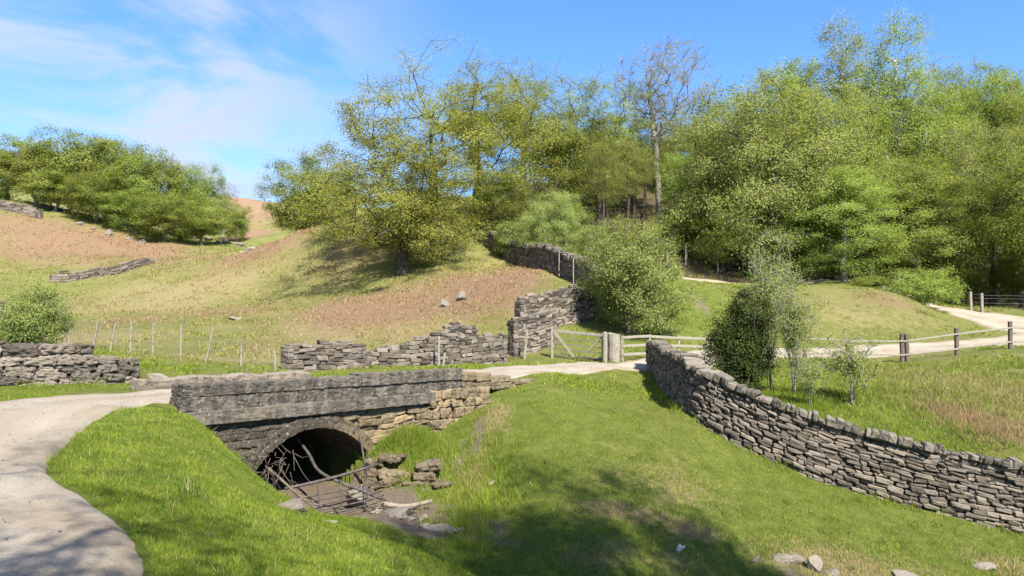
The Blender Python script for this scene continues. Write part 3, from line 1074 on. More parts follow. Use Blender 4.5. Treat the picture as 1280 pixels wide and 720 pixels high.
# barrel
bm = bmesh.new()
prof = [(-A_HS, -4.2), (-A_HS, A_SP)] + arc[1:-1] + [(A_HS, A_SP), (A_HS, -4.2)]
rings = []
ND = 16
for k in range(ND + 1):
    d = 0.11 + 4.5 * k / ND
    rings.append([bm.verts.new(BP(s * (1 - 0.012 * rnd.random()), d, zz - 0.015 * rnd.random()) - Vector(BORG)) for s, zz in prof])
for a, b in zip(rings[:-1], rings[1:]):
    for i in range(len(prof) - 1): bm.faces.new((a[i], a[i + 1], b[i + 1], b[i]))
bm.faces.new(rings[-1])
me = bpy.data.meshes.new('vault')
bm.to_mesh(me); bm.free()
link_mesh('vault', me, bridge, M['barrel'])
# courses on the inner side wall that catch a little light
for sg in (-1, 1):
    st = Stones()
    z = -3.7
    while z < -2.75:
        hh = rnd.uniform(0.14, 0.22)
        d = 0.45
        while d < 4.3:
            ln = rnd.uniform(0.3, 0.6)
            st.box(np.array(BP(sg * (A_HS - 0.01 + 0.06), d + ln / 2, z + hh / 2)) - BORG, AX[[1, 0, 2]], (ln / 2 * .97, 0.09, hh / 2 * .95), 0.015, rnd, 0.10)
            d += ln
        z += hh
    st.build('vault_side', M['wall'], bridge)
# wing wall: rough stub of parapet running on to the slope
st = Stones()
for k, (s0, s1, hgt) in enumerate(((4.32, 4.85, 0.44), (4.85, 5.45, 0.40), (5.45, 6.2, 0.33), (6.2, 7.1, 0.24), (7.1, 8.0, 0.14))):
    bend = 0.02 * k * k
    for row in range(2):
        hh = hgt / 2
        zc = -1.80 - 0.02 * k + hgt * 0.25 - 0.12 + row * hh
        c = BP((s0 + s1) / 2, 0.20 + bend * -1, zc + hh / 2 + 0.06)
        st.box(np.array(c) - BORG, AX, ((s1 - s0) / 2 * 0.97, 0.24 - 0.02 * k, hh / 2 * 1.0), 0.03, rnd, 0.18, rnd.uniform(.4, 1), rnd.uniform(.25, .5))
z = -3.0
while z < -1.75:                                     # rubble of the wing below the stub
    hh = rnd.uniform(0.14, 0.26)
    s = 3.2
    while s < 4.9:
        ln = rnd.uniform(0.22, 0.55)
        st.box(np.array(BP(s + ln / 2, 0.06 - 0.22 * max(s - 3.4, 0), z + hh / 2)) - BORG, AX, (ln / 2 * .97, 0.16, hh / 2), 0.025, rnd, 0.24, rnd.uniform(.4, 1), rnd.uniform(.3, 0.7))
        s += ln
    z += hh
st.build('wing_wall', M['spandrel'], bridge, sub=3, disp=0.10)

# stone revetment under the grassy mound
rev = empty('revetment', (-2.3, 15.9, -3.5), 'heap of big flat blocks propping the grassy mound right of the arch', 'stone blocks')
st = Stones()
z = -3.75
rowi = 0
while z < -2.92:
    hh = rnd.uniform(0.13, 0.22)
    n = 5
    f = 0.0
    while f < 1.0:
        ln = rnd.uniform(0.3, 0.62)
        if z > -3.15 and rnd.random() < .35:
            f += ln / 1.35
            continue
        x = -2.85 + f * 1.45
        y = 15.95 - 0.45 * math.sin(min(f, 1) * math.pi * 0.6) + rowi * 0.05
        a = -0.5 + f * 0.9
        ax = np.array(((math.cos(a), math.sin(a), rnd.uniform(-.1, .1)), (math.sin(a), -math.cos(a), 0), (0, 0, 1.0)))
        st.box((x + 2.3 + rnd.uniform(-.04, .04), y - 15.9, z + hh / 2 + 3.5), ax, (ln / 2, 0.24, hh / 2), 0.035, rnd, 0.30, rnd.uniform(.2, 1), rnd.uniform(.15, .5))
        f += ln / 1.35
    z += hh
    rowi += 1
st.build('blocks', M['spandrel'], rev, sub=3, disp=0.14)


# ------------------------------------------------------------------ tubes, bars
def tube(bm, pts, rad, sides=8, cap=True):
    pts = [Vector(p) for p in pts]
    rads = rad if hasattr(rad, '__len__') else [rad] * len(pts)
    prev = None
    for i, p in enumerate(pts):
        t = (pts[min(i + 1, len(pts) - 1)] - pts[max(i - 1, 0)]).normalized()
        a = t.orthogonal().normalized() if prev is None else (prev_a - t * prev_a.dot(t)).normalized()
        prev_a = a
        b = t.cross(a)
        ring = [bm.verts.new(p + (a * math.cos(k * 2 * math.pi / sides) + b * math.sin(k * 2 * math.pi / sides)) * rads[i]) for k in range(sides)]
        if prev:
            for k in range(sides): bm.faces.new((prev[k], prev[(k + 1) % sides], ring[(k + 1) % sides], ring[k]))
        elif cap:
            bm.faces.new(ring[::-1])
        prev = ring
    if cap: bm.faces.new(prev)


def bar(bm, a, b, w, h, rough=0.0):
    """rectangular timber from a to b, w wide, h tall, slightly chamfered"""
    a, b = Vector(a), Vector(b)
    t = (b - a).normalized()
    side = t.cross(Vector((0, 0, 1)))
    if side.length < 0.2: side = Vector((1, 0, 0))
    side.normalize()
    up_ = side.cross(t).normalized()
    k = min(w, h) * 0.14
    prof = [(-w / 2 + k, -h / 2), (w / 2 - k, -h / 2), (w / 2, -h / 2 + k), (w / 2, h / 2 - k), (w / 2 - k, h / 2), (-w / 2 + k, h / 2), (-w / 2, h / 2 - k), (-w / 2, -h / 2 + k)]
    prev = None
    n = 5
    for i in range(n):
        p = a.lerp(b, i / (n - 1))
        jx, jy = random.uniform(-rough, rough), random.uniform(-rough, rough)
        ring = [bm.verts.new(p + side * (x + jx) + up_ * (y + jy)) for x, y in prof]
        if prev:
            for q_ in range(8): bm.faces.new((prev[q_], prev[(q_ + 1) % 8], ring[(q_ + 1) % 8], ring[q_]))
        else:
            bm.faces.new(ring[::-1])
        prev = ring
    bm.faces.new(prev)


def bm_obj(name, bm, mat, parent=None, origin=(0, 0, 0), smooth=False):
    bmesh.ops.recalc_face_normals(bm, faces=bm.faces)
    me = bpy.data.meshes.new(name)
    bmesh.ops.translate(bm, verts=bm.verts, vec=-Vector(origin))
    bm.to_mesh(me)
    bm.free()
    if smooth:
        for p in me.polygons: p.use_smooth = True
    return link_mesh(name, me, parent, mat)


def G(px, Y, dz=0.0):
    x = XW(px, Y)
    return Vector((x, Y, H(x, Y) + dz))


# ------------------------------------------------------------------ fences and gates
# field gate
gp0, gp1 = G(690, 33.0), G(755, 32.0)
gate = empty('field_gate', gp0, 'weathered timber field gate with diagonal braces beside the thick pale post', 'gate')
o = gp0
def gpt(f, z): return gp0.lerp(gp1, f) + Vector((0, 0, z))
bm = bmesh.new(); bar(bm, gpt(0.0, -0.05), gpt(0.0, 1.28), 0.10, 0.10, .004); bm_obj('hanging_stile', bm, M['timber'], gate, o)
bm = bmesh.new(); bar(bm, gpt(0.97, 0.12), gpt(0.97, 1.22), 0.08, 0.08, .004); bm_obj('shutting_stile', bm, M['timber'], gate, o)
bm = bmesh.new(); bar(bm, gpt(0.02, 1.17), gpt(0.97, 1.10), 0.08, 0.12, .003); bm_obj('top_rail', bm, M['timber_pale'], gate, o)
for zz in (0.16, 0.40, 0.62, 0.86):
    bm = bmesh.new(); bar(bm, gpt(0.02, zz), gpt(0.97, zz - 0.03), 0.03, 0.035, .003); bm_obj('rail', bm, M['wire'], gate, o)
bm = bmesh.new(); bar(bm, gpt(0.04, 1.12) + Vector((0, -.06, 0)), gpt(0.42, 0.10) + Vector((0, -.06, 0)), 0.05, 0.09); bm_obj('brace', bm, M['timber_pale'], gate, o)
bm = bmesh.new(); bar(bm, gpt(0.58, 0.14) + Vector((0, -.06, 0)), gpt(0.94, 1.02) + Vector((0, -.06, 0)), 0.04, 0.06); bm_obj('brace', bm, M['timber'], gate, o)


def round_post(px, Y, h, r, label, mat, tilt=(0, 0), flat=False, name='gate_post'):
    p = G(px, Y)
    bm = bmesh.new()
    top = p + Vector((tilt[0], tilt[1], h))
    b0 = p - Vector((0, 0, 0.3))
    n = 6
    tube(bm, [b0.lerp(top, i / n) + Vector((random.uniform(-.06, .06) * r, random.uniform(-.06, .06) * r, 0)) for i in range(n + 1)] + [top + Vector((0, 0, r * .12))],
         [r * random.uniform(.96, 1.04) for _ in range(n + 1)] + [r * .7], 12)
    ob = bm_obj(name, bm, mat, None, p)
    ob.location = p
    return tag(ob, label, 'post')


round_post(767, 31.9, 1.17, 0.27, 'thick squat pale timber gate post beside the track', M['timber'])
round_post(756, 31.8, 1.24, 0.11, 'slim square-topped post touching the thick pale gate post', M['timber'])


def rail_fence(label, posts, rails, post_h, pw, mat_p, mat_r, rail_w=0.10, name='timber_fence', wires=(), extra=None):
    """posts: list of (px, Y[, height, tilt]); rails: heights"""
    pts = [G(p[0], p[1]) for p in posts]
    root = empty(name, pts[0], label, 'fence')
    o = pts[0]
    for (p, spec) in zip(pts, posts):
        h = spec[2] if len(spec) > 2 else post_h
        tx = spec[3] if len(spec) > 3 else random.uniform(-.03, .03)
        bm = bmesh.new()
        bar(bm, p + Vector((0, 0, -0.3)), p + Vector((tx, random.uniform(-.03, .03), h)), pw, pw * random.uniform(.85, 1.1), pw * .04)
        bm_obj('post', bm, mat_p, root, o)
    for a, b, sa, sb in zip(pts[:-1], pts[1:], posts[:-1], posts[1:]):
        for h in rails:
            bm = bmesh.new()
            bar(bm, a + Vector((0, -pw * .6, h + random.uniform(-.03, .03))), b + Vector((0, -pw * .6, h + random.uniform(-.03, .03))), 0.04, rail_w, .006)
            bm_obj('rail', bm, mat_r, root, o)
    for h in wires:
        bm = bmesh.new()
        tube(bm, [p + Vector((0, -pw * .55, min(h, 9))) for p in pts], 0.006, 4)
        bm_obj('wire', bm, M['wire'], root, o)
    return root


rail_fence('pale three-rail timber fence from the thick gate post to the dark shrub', [(778, 32.1), (812, 32.3), (848, 32.6), (884, 33), (915, 33.2)], (0.28, 0.62, 0.98), 1.08, 0.10, M['timber'], M['timber_pale'], 0.11)
rail_fence('dark post and rail fence in front of the pale track at right', [(1005, 32.6, 0.5), (1060, 32.8, 0.9), (1127, 33, 1.25), (1133, 33, 1.2), (1195, 33.5, 1.2), (1262, 33.8, 1.22), (1330, 34.2, 1.2), (1400, 35, 1.2)], (0.32, 0.92), 1.2, 0.15, M['timber_dark'], M['timber'], 0.07)
rail_fence('row of leaning grey stakes with loose wire along the foot of the pasture', [(85, 27.5, 1.0, .15), (116, 27.2, 1.0, .2), (137, 26.8, 1.0, .22), (164, 26.5, 1.1, 0), (192, 26, 1.15, 0), (227, 25.5, 1.15, 0), (256, 25, 1.15, .3), (302, 24.6, .7, 0), (345, 24.4, .65, 0)],
           (), 1.1, 0.055, M['timber'], M['timber'], name='stake_fence', wires=(0.45, 0.75))
rail_fence('thin wire fence on stakes along the edge of the shaded wood', [(835, 58), (858, 57.5), (898, 57), (945, 56.5), (1000, 55), (1058, 54), (1090, 53.5), (1125, 53), (1170, 53)],
           (), 1.5, 0.13, M['timber'], M['timber'], name='stake_fence', wires=(0.4, 0.8, 1.2))
rail_fence('pair of stout pale posts with netting beside the far track bend', [(1214, 50, 1.25), (1228, 49.7, 1.25), (1300, 49, 1.2)], (), 1.2, 0.16, M['timber'], M['timber'], name='stake_fence', wires=(0.3, 0.6, 0.9, 1.1))
rail_fence('two thin stakes standing against the dark hill wall below the oaks', [(699, 47.0, 1.6), (717, 44.2, 1.5)], (), 1.5, 0.06, M['timber'], M['timber'], name='stake_fence', wires=(1.0,))
rail_fence('single grey stake and short rail at the foot of the slumped wall', [(549, 29.4, 1.15, 0), (553, 29.2, .5, .1)], (), 1.1, 0.08, M['timber'], M['timber'], name='stake_fence')

# leaning hurdle in the gap
h0, h1 = G(632, 32.8), G(652, 33.2)
hur = empty('hurdle', h0, 'rusty wire hurdle leaning in the gap between two wall ends', 'hurdle')
bm = bmesh.new()
for i in range(5):
    a = h0.lerp(h1, i / 4)
    tube(bm, [a + Vector((0, 0, -.05)), a + Vector((0.08, 0, 1.15 - .08 * i))], 0.014, 5)
for zz in (0.15, 0.4, 0.65, 0.9):
    tube(bm, [h0 + Vector((0, 0, zz)), h1 + Vector((0.06, 0, zz - .05))], 0.010, 5)
bm_obj('frame', bm, M['steel'], hur, h0)
bm = bmesh.new(); bar(bm, h1 + Vector((.1, -.05, -.2)), h1 + Vector((.25, -.05, 1.25)), .09, .09); bm_obj('post', bm, M['timber'], hur, h0)

# ------------------------------------------------------------------ stream debris
wg = empty('water_gate', P(400, 632, 14.2), 'collapsed water gate of thin rusty bars lying across the stream', 'water gate')
wo = wg.location.copy()
def seg(a, b, r, name, mat, mid=None, par=wg, org=None):
    bm = bmesh.new()
    a, b = P(*a), P(*b)
    pts = [a, b] if mid is None else [a, P(*mid), b]
    pts = [Vector(p) for p in catmull([tuple(p) for p in pts], 0.12)] if len(pts) > 2 else [a.lerp(b, i / 6) + Vector((0, 0, -0.03 * math.sin(math.pi * i / 6))) for i in range(7)]
    tube(bm, pts, r, 7)
    return bm_obj(name, bm, mat, par, wo if org is None else org, True)
seg((356, 611, 14.0), (473, 580, 15.3), 0.030, 'top_bar', M['steel'])
for k in range(5):
    seg((372 + 9 * k, 622 + 5 * k, 13.9 - .12 * k), (474 + 2 * k, 603 + 5.2 * k, 15.0 - .22 * k), 0.013, 'bar', M['steel'])
for px in (397, 425, 456):
    seg((px, 606 - (px - 397) * .25, 14.3 + (px - 397) * .01), (px + 3, 640 - (px - 397) * .12, 13.7 + (px - 397) * .01), 0.016, 'upright', M['steel'])
def debris(name, label, cat, pts, rad, mat):
    p = [P(*a) for a in pts]
    c = catmull([tuple(a) for a in p], 0.08)
    bm = bmesh.new()
    n = len(c)
    r = [rad[0] + (rad[1] - rad[0]) * i / (n - 1) for i in range(n)]
    tube(bm, [Vector(v) for v in c], r, 9)
    o_ = p[0]
    ob = bm_obj(name, bm, mat, None, o_, True)
    ob.location = o_
    return tag(ob, label, cat)
debris('hose_pipe', 'long bent grey pipe snaking down out of the dark arch', 'pipe', [(366, 542, 16.2), (385, 566, 15.6), (398, 588, 15.0), (425, 603, 14.6), (452, 613, 14.5), (478, 624, 14.4), (492, 629, 14.3)], (0.032, 0.030), M['pipe'])
debris('marker_rod', 'thin pale upright rod standing at the right side of the arch', 'rod', [(448, 536, 15.75), (452, 556, 15.7), (457, 588, 15.6)], (0.018, 0.02), M['pipe'])
debris('driftwood_branch', 'short bleached branch lying on the pale stream bed', 'branch', [(478, 630, 14.25), (500, 633, 14.2), (520, 631, 14.3), (540, 626, 14.4)], (0.055, 0.035), M['driftwood'])
debris('dead_branch', 'dark dead branch slanting along the left bank below the arch', 'branch', [(335, 585, 13.9), (352, 600, 13.8), (372, 618, 13.7), (395, 636, 13.4)], (0.03, 0.015), M['timber_dark'])
# tangle of dead stems at the left side of the arch
rt = random.Random(9)
bm = bmesh.new()
for i in range(46):
    a = P(rt.uniform(322, 368), rt.uniform(560, 615), rt.uniform(13.6, 14.6))
    d = Vector((rt.uniform(-.3, .4), rt.uniform(-.4, .1), rt.uniform(-.55, .35)))
    tube(bm, [a, a + d * .5 + Vector((0, 0, rt.uniform(-.06, .08))), a + d], [0.007, 0.005, 0.003], 4)
tw = bm_obj('dead_brambles', bm, M['timber_dark'])
tag(tw, kind='stuff', label='tangle of dead bramble stems at the left foot of the arch', cat='brambles')

# ------------------------------------------------------------------ rocks
rk0 = random.Random(21)
def rock(name, label, px, Y, sx, sy, sz, seed, sink=0.3, rz=0.0, group=None, mat='rock', cat='rock', tone=None):
    rr = random.Random(seed)
    bm = bmesh.new()
    bmesh.ops.create_icosphere(bm, subdivisions=4, radius=1.25)
    planes = [(Vector((rr.gauss(0, 1), rr.gauss(0, 1), rr.gauss(0, .8))).normalized(), rr.uniform(.38, .75)) for _ in range(13)]
    for v in bm.verts:
        for n, d in planes:
            k = v.co.dot(n) - d
            if k > 0: v.co -= n * k * 0.97
        v.co += Vector((rr.gauss(0, .012), rr.gauss(0, .012), rr.gauss(0, .012)))
        v.co = Vector((v.co.x * sx, v.co.y * sy, v.co.z * sz))
    me = bpy.data.meshes.new(name)
    bm.to_mesh(me); bm.free()
    at = me.attributes.new('tone', 'FLOAT', 'POINT')
    at.data.foreach_set('value', np.full(len(me.vertices), rr.uniform(.35, .9) if tone is None else tone, np.float32))
    o = link_mesh(name, me, None, M[mat])
    g = G(px, Y)
    o.location = g + Vector((0, 0, sz * (1 - 2 * sink)))
    o.rotation_euler = (rr.uniform(-.15, .15), rr.uniform(-.15, .15), rz)
    return tag(o, label, cat, group)

rock('rock', 'flat topped boulder jutting from the bare soil at the bottom of the slope', 985, 12.95, .30, .22, .12, 1, .42, .1, tone=.5)
rock('rock', 'upright brown rock just right of the flat topped boulder', 1014, 12.75, .17, .15, .17, 2, .42, tone=.75)
rock('rock', 'smaller rounded rock second right of the flat topped boulder', 1036, 12.7, .14, .12, .12, 3, .42, tone=.8)
rock('rock', 'small pale rock left of the flat topped boulder in dry grass', 940, 12.75, .09, .07, .09, 4, .42, tone=.95)
rock('rock', 'low grey slab at the bottom edge between boulder and wall', 1130, 12.85, .40, .25, .14, 5, .42, .05, tone=.55)
rock('rock', 'half buried slab at the right end of the bottom edge under the wall', 1225, 13.55, .32, .2, .10, 6, .42, tone=.6)
rock('rock', 'dark flat rock poking out of the near grass bank left of the stream', 368, 10.25, .33, .20, .12, 7, .3, -.1, tone=.1)
rock('rock', 'bare pale rock just right of the dark flat rock on the bank', 410, 10.05, .20, .12, .06, 8, .3, tone=.8)
rock('rock', 'small pale stone in the grass right of the mound', 616, 15.0, .10, .08, .06, 9, .3, tone=.9)
rock('rock', 'rounded brown boulder at the right foot of the arch', 452, 15.05, .34, .26, .24, 10, .30, .4, tone=.35)
rock('rock', 'broken grey rock in the shaded grass above the stream bend', 598, 14.9, .14, .1, .08, 11, .3, tone=.4)
rock('rock', 'pale boulder in the brown bracken, left of the pair on the slope', 556, 42.5, .42, .3, .3, 12, .3, tone=.45)
rock('rock', 'large pale boulder in the brown bracken, right of the pair on the slope', 577, 43.5, .5, .4, .42, 13, .3, tone=.5)
rock('rock', 'low flat rock alone in the middle of the tan pasture', 295, 42, .65, .45, .16, 14, .3, tone=.6)
rock('rock', 'long pale block at the verge between low wall and parapet', 207, 18.4, .45, .22, .15, 15, .2, .3, tone=.9)
for k, (px, Y, s) in enumerate(((300, 79, .9), (312, 78.5, 1.2), (325, 78, .9), (337, 77.6, .7), (318, 80, 1.1))):
    rock('rock', 'pale grey rock of the outcrop on the ridge left of the golden oak', px, Y, s, s * .7, s * .6, 30 + k, .3, k, 'outcrop rocks on the ridge', tone=.85)
for k, (px, Y, s) in enumerate(((95, 91, 1), (115, 90.5, .7), (135, 90, 1.1), (158, 89.5, .9), (178, 89.2, 1.1), (258, 103, 1.4), (282, 102, 1.6), (300, 100, 1.2), (270, 100, 1))):
    rock('rock', 'pale grey rock lying under the trees of the left hill copse', px, Y, s * .62, s * .5, s * .36, 50 + k, .35, k, 'rocks below the left copse', tone=.35)

# stream bed: pale slabs and loose stones
rock('bedrock_slab', 'broad pale brown slab of bedrock in the dry stream bed', 500, 13.75, .62, .38, .10, 71, .36, .3, tone=.35)
rock('bedrock_slab', 'tapering pale slab at the lower end of the dry stream bed', 548, 12.95, .50, .28, .09, 72, .36, -.2, tone=.4)
for k in range(16):
    f = rk0.random()
    rock('stone', 'small brown stone lying in the dry stream bed below the water gate', 440 + 125 * f + rk0.uniform(-18, 18), 14.3 - 1.5 * f + rk0.uniform(-.35, .35), rk0.uniform(.05, .15), rk0.uniform(.05, .11), rk0.uniform(.03, .07), 80 + k, .3, k, 'loose stones in the stream bed', tone=rk0.uniform(.1, .8), cat='stone')
# white litter
g = G(848, 12.6, 0.05)
bm = bmesh.new()
bmesh.ops.create_grid(bm, x_segments=6, y_segments=6, size=0.08)
rl = random.Random(3)
for v in bm.verts:
    v.co.z += rl.uniform(-.03, .05) + 0.5 * abs(v.co.x)
    v.co.x *= 0.55 + rl.uniform(-.1, .1)
geo = bmesh.ops.solidify(bm, geom=bm.faces[:], thickness=0.004)
lit = bm_obj('litter', bm, M['paper'])
lit.location, lit.rotation_euler = g, (R(25), R(15), R(-30))
tag(lit, 'crumpled scrap of white litter in the shaded grass', 'litter')


# ------------------------------------------------------------------ trees
class Tree:
    """trunk with limbs grown towards leaf clumps, and a crown of many small leaves"""
    def __init__(s, name, seed, height, trunk_top, rx, zc, rz, clumps, leaves, leaf, clump_r, bark, leafmat,
                 trunk_r=0.25, stems=1, shell=0.45, lump=0.35, lean=0.0, twigs=3, egg=0.0, zmin=None, wig=0.12, flat=0.7, spread=0.25, up=0.0, thin=0.0):
        rg = np.random.RandomState(seed)
        s.h, s.w = height, rx * 2
        lumps = rg.normal(size=(9, 3)); lumps /= np.linalg.norm(lumps, axis=1)[:, None]
        lamp = rg.uniform(-lump * .85, lump * .8, 9)
        C = []
        while len(C) < clumps:
            d = rg.normal(size=3); d /= np.linalg.norm(d)
            r = rg.uniform() ** shell
            e = 1 + (lamp * np.clip(lumps @ d, 0, 1) ** 3 * 1.6).sum()
            p = d * r * min(e, 1.25)
            zrel = p[2]
            wx = rx * (1 - egg * zrel)
            q_ = np.array((p[0] * wx, p[1] * wx, zc + p[2] * rz))
            if q_[2] < (zmin if zmin is not None else 0.12 * height) or q_[2] > height: continue
            C.append(q_)
        C = np.array(C)
        pos, par, dirs = [], [], []
        for k in range(stems):
            a = 2 * math.pi * k / stems + rg.uniform(0, 1)
            base = np.array((math.cos(a), math.sin(a), 0)) * (0.0 if stems == 1 else trunk_r * 1.6)
            outv = np.array((math.cos(a), math.sin(a), 0)) * (0 if stems == 1 else spread * rx)
            last = -1
            nseg = 8
            off = np.zeros(3)
            for i in range(nseg + 1):
                f = i / nseg
                off = off + np.array((rg.normal(0, wig), rg.normal(0, wig), 0)) * trunk_top / nseg
                pos.append(base + outv * f ** 1.3 + np.array((lean * trunk_top * f, 0, trunk_top * f * (1 if stems == 1 else rg.uniform(.85, 1.05)))) + off)
                par.append(last)
                last = len(pos) - 1
                dirs.append(np.array((0, 0, 1.0)))
            pos[last - nseg][2] = -0.25
        order = np.argsort(np.hypot(C[:, 0], C[:, 1]) + 0.5 * np.abs(C[:, 2] - trunk_top))
        ends = []
        for ci in order:
            c = C[ci]
            A = np.array(pos)
            dv = c - A
            dl = np.linalg.norm(dv, axis=1)
            hz = np.hypot(dv[:, 0], dv[:, 1])
            cost = dl + 1.2 * np.maximum(0, 0.35 * hz - dv[:, 2]) + np.where(A[:, 2] < trunk_top * 0.28, 3.0 * (1 if stems == 1 else .3), 0)
            j = int(np.argmin(cost))
            a, L = A[j], dl[j]
            d0 = dirs[j] * 0.32 + dv[j] / (L + 1e-6) * 0.68
            ctrl = a + d0 * L * 0.5 + rg.normal(0, 0.07, 3) * L
            n = max(2, min(6, int(L / 0.5)))
            last = j
            for k in range(1, n + 1):
                t = k / n
                p = a * (1 - t) ** 2 + ctrl * 2 * t * (1 - t) + c * t * t
                if k < n: p = p + rg.normal(0, 0.035, 3) * L / n * 1.5
                pos.append(p); par.append(last); dirs.append((p - pos[last]) / (np.linalg.norm(p - pos[last]) + 1e-6))
                last = len(pos) - 1
            ends.append(last)
        n = len(pos)
        r2 = np.zeros(n)
        for e in ends: r2[e] += 0.012 ** 2.3
        for i in range(n - 1, -1, -1):
            if r2[i] == 0: r2[i] = 0.012 ** 2.3
            if par[i] >= 0: r2[par[i]] += r2[i]
        rad = r2 ** (1 / 2.3)
        rmax = max(rad[k * 9] for k in range(stems))
        rad = rad * (trunk_r / rmax) ** np.clip(rad / rmax, 0, 1) if rmax > 0 else rad
        V, Fc = [], []
        nv = 0
        def cyl(p0, p1, r0, r1, k):
            nonlocal nv
            d = p1 - p0
            L = np.linalg.norm(d)
            if L < 1e-5: return
            d = d / L
            a = np.cross(d, (1, 0, 0) if abs(d[0]) < .8 else (0, 1, 0)); a /= np.linalg.norm(a)
            b = np.cross(d, a)
            th = np.arange(k) * 2 * math.pi / k
            rg_ = np.outer(np.cos(th), a) + np.outer(np.sin(th), b)
            V.append(p0 + rg_ * r0); V.append(p1 + rg_ * r1)
            i0 = nv + np.arange(k); i1 = nv + k + np.arange(k)
            Fc.append(np.stack((i0, np.roll(i0, -1), np.roll(i1, -1), i1), 1).ravel())
            nv += 2 * k
        for i in range(n):
            if par[i] < 0: continue
            r0, r1 = rad[par[i]], rad[i]
            if r0 > r1 * 1.5: r0 = r1 * 1.25
            if i < 9 * stems and i % 9 == 1: r0 = rad[i] * 1.45
            cyl(np.array(pos[par[i]]), np.array(pos[i]), r0, r1, 9 if r0 > .09 else (6 if r0 > .035 else 4))
        for e in ends:
            p = np.array(pos[e])
            for k in range(twigs):
                d = rg.normal(size=3) * np.array((1, 1, .7)) + dirs[e] * .9
                d /= np.linalg.norm(d)
                L = clump_r * rg.uniform(.7, 1.4)
                m_ = p + d * L * .5 + rg.normal(0, .05, 3) * L
                cyl(p, m_, .011, .008, 3); cyl(m_, p + d * L + np.array((0, 0, .1 * L)), .008, .004, 3)
        s.bark = np_mesh(name + '_wood', np.concatenate(V), np.concatenate(Fc), 4, smooth=True)
        s.bark.materials.append(M[bark])
        # leaves
        nl = clumps * leaves
        cid = rg.randint(0, clumps, nl)
        size_c = rg.uniform(0.65, 1.35, clumps)
        kp = rg.uniform(0, 1, nl) > thin * sstep(.5 * height, .95 * height, C[cid][:, 2])
        cid = cid[kp]
        nl = len(cid)
        g3 = rg.normal(size=(nl, 3)) * np.array((1, 1, flat)) * (clump_r * .55) * size_c[cid][:, None]
        pl = C[cid] + g3
        pl[:, 2] = np.maximum(pl[:, 2], 0.12 if zmin is None else max(0.05, zmin * 0.6))
        ow = (pl - np.array((0, 0, zc * .8))) / np.array((rx, rx, rz))
        nr = rg.normal(size=(nl, 3)) * .55 + np.array((0, 0, .5 + up)) + ow * .8; nr /= np.linalg.norm(nr, axis=1)[:, None]
        tg = np.cross(nr, rg.normal(size=(nl, 3))); tg /= np.linalg.norm(tg, axis=1)[:, None]
        bt = np.cross(nr, tg)
        sz = leaf * rg.uniform(.6, 1.35, nl)[:, None]
        fold = nr * sz * 0.18
        q4 = np.stack((pl - tg * sz * .6, pl + bt * sz * .36 - fold * .3, pl + tg * sz * .6 - fold, pl - bt * sz * .36 - fold * .3), 1).reshape(-1, 3)
        cv = rg.uniform(0, 1, clumps)
        val = np.clip(0.35 * rg.uniform(0, 1, nl) + 0.65 * cv[cid], 0, 1)
        s.leaf = np_mesh(name + '_leaves', q4, np.arange(nl * 4), 4, attrs={'v': np.repeat(val, 4)})
        s.leaf.materials.append(M[leafmat])


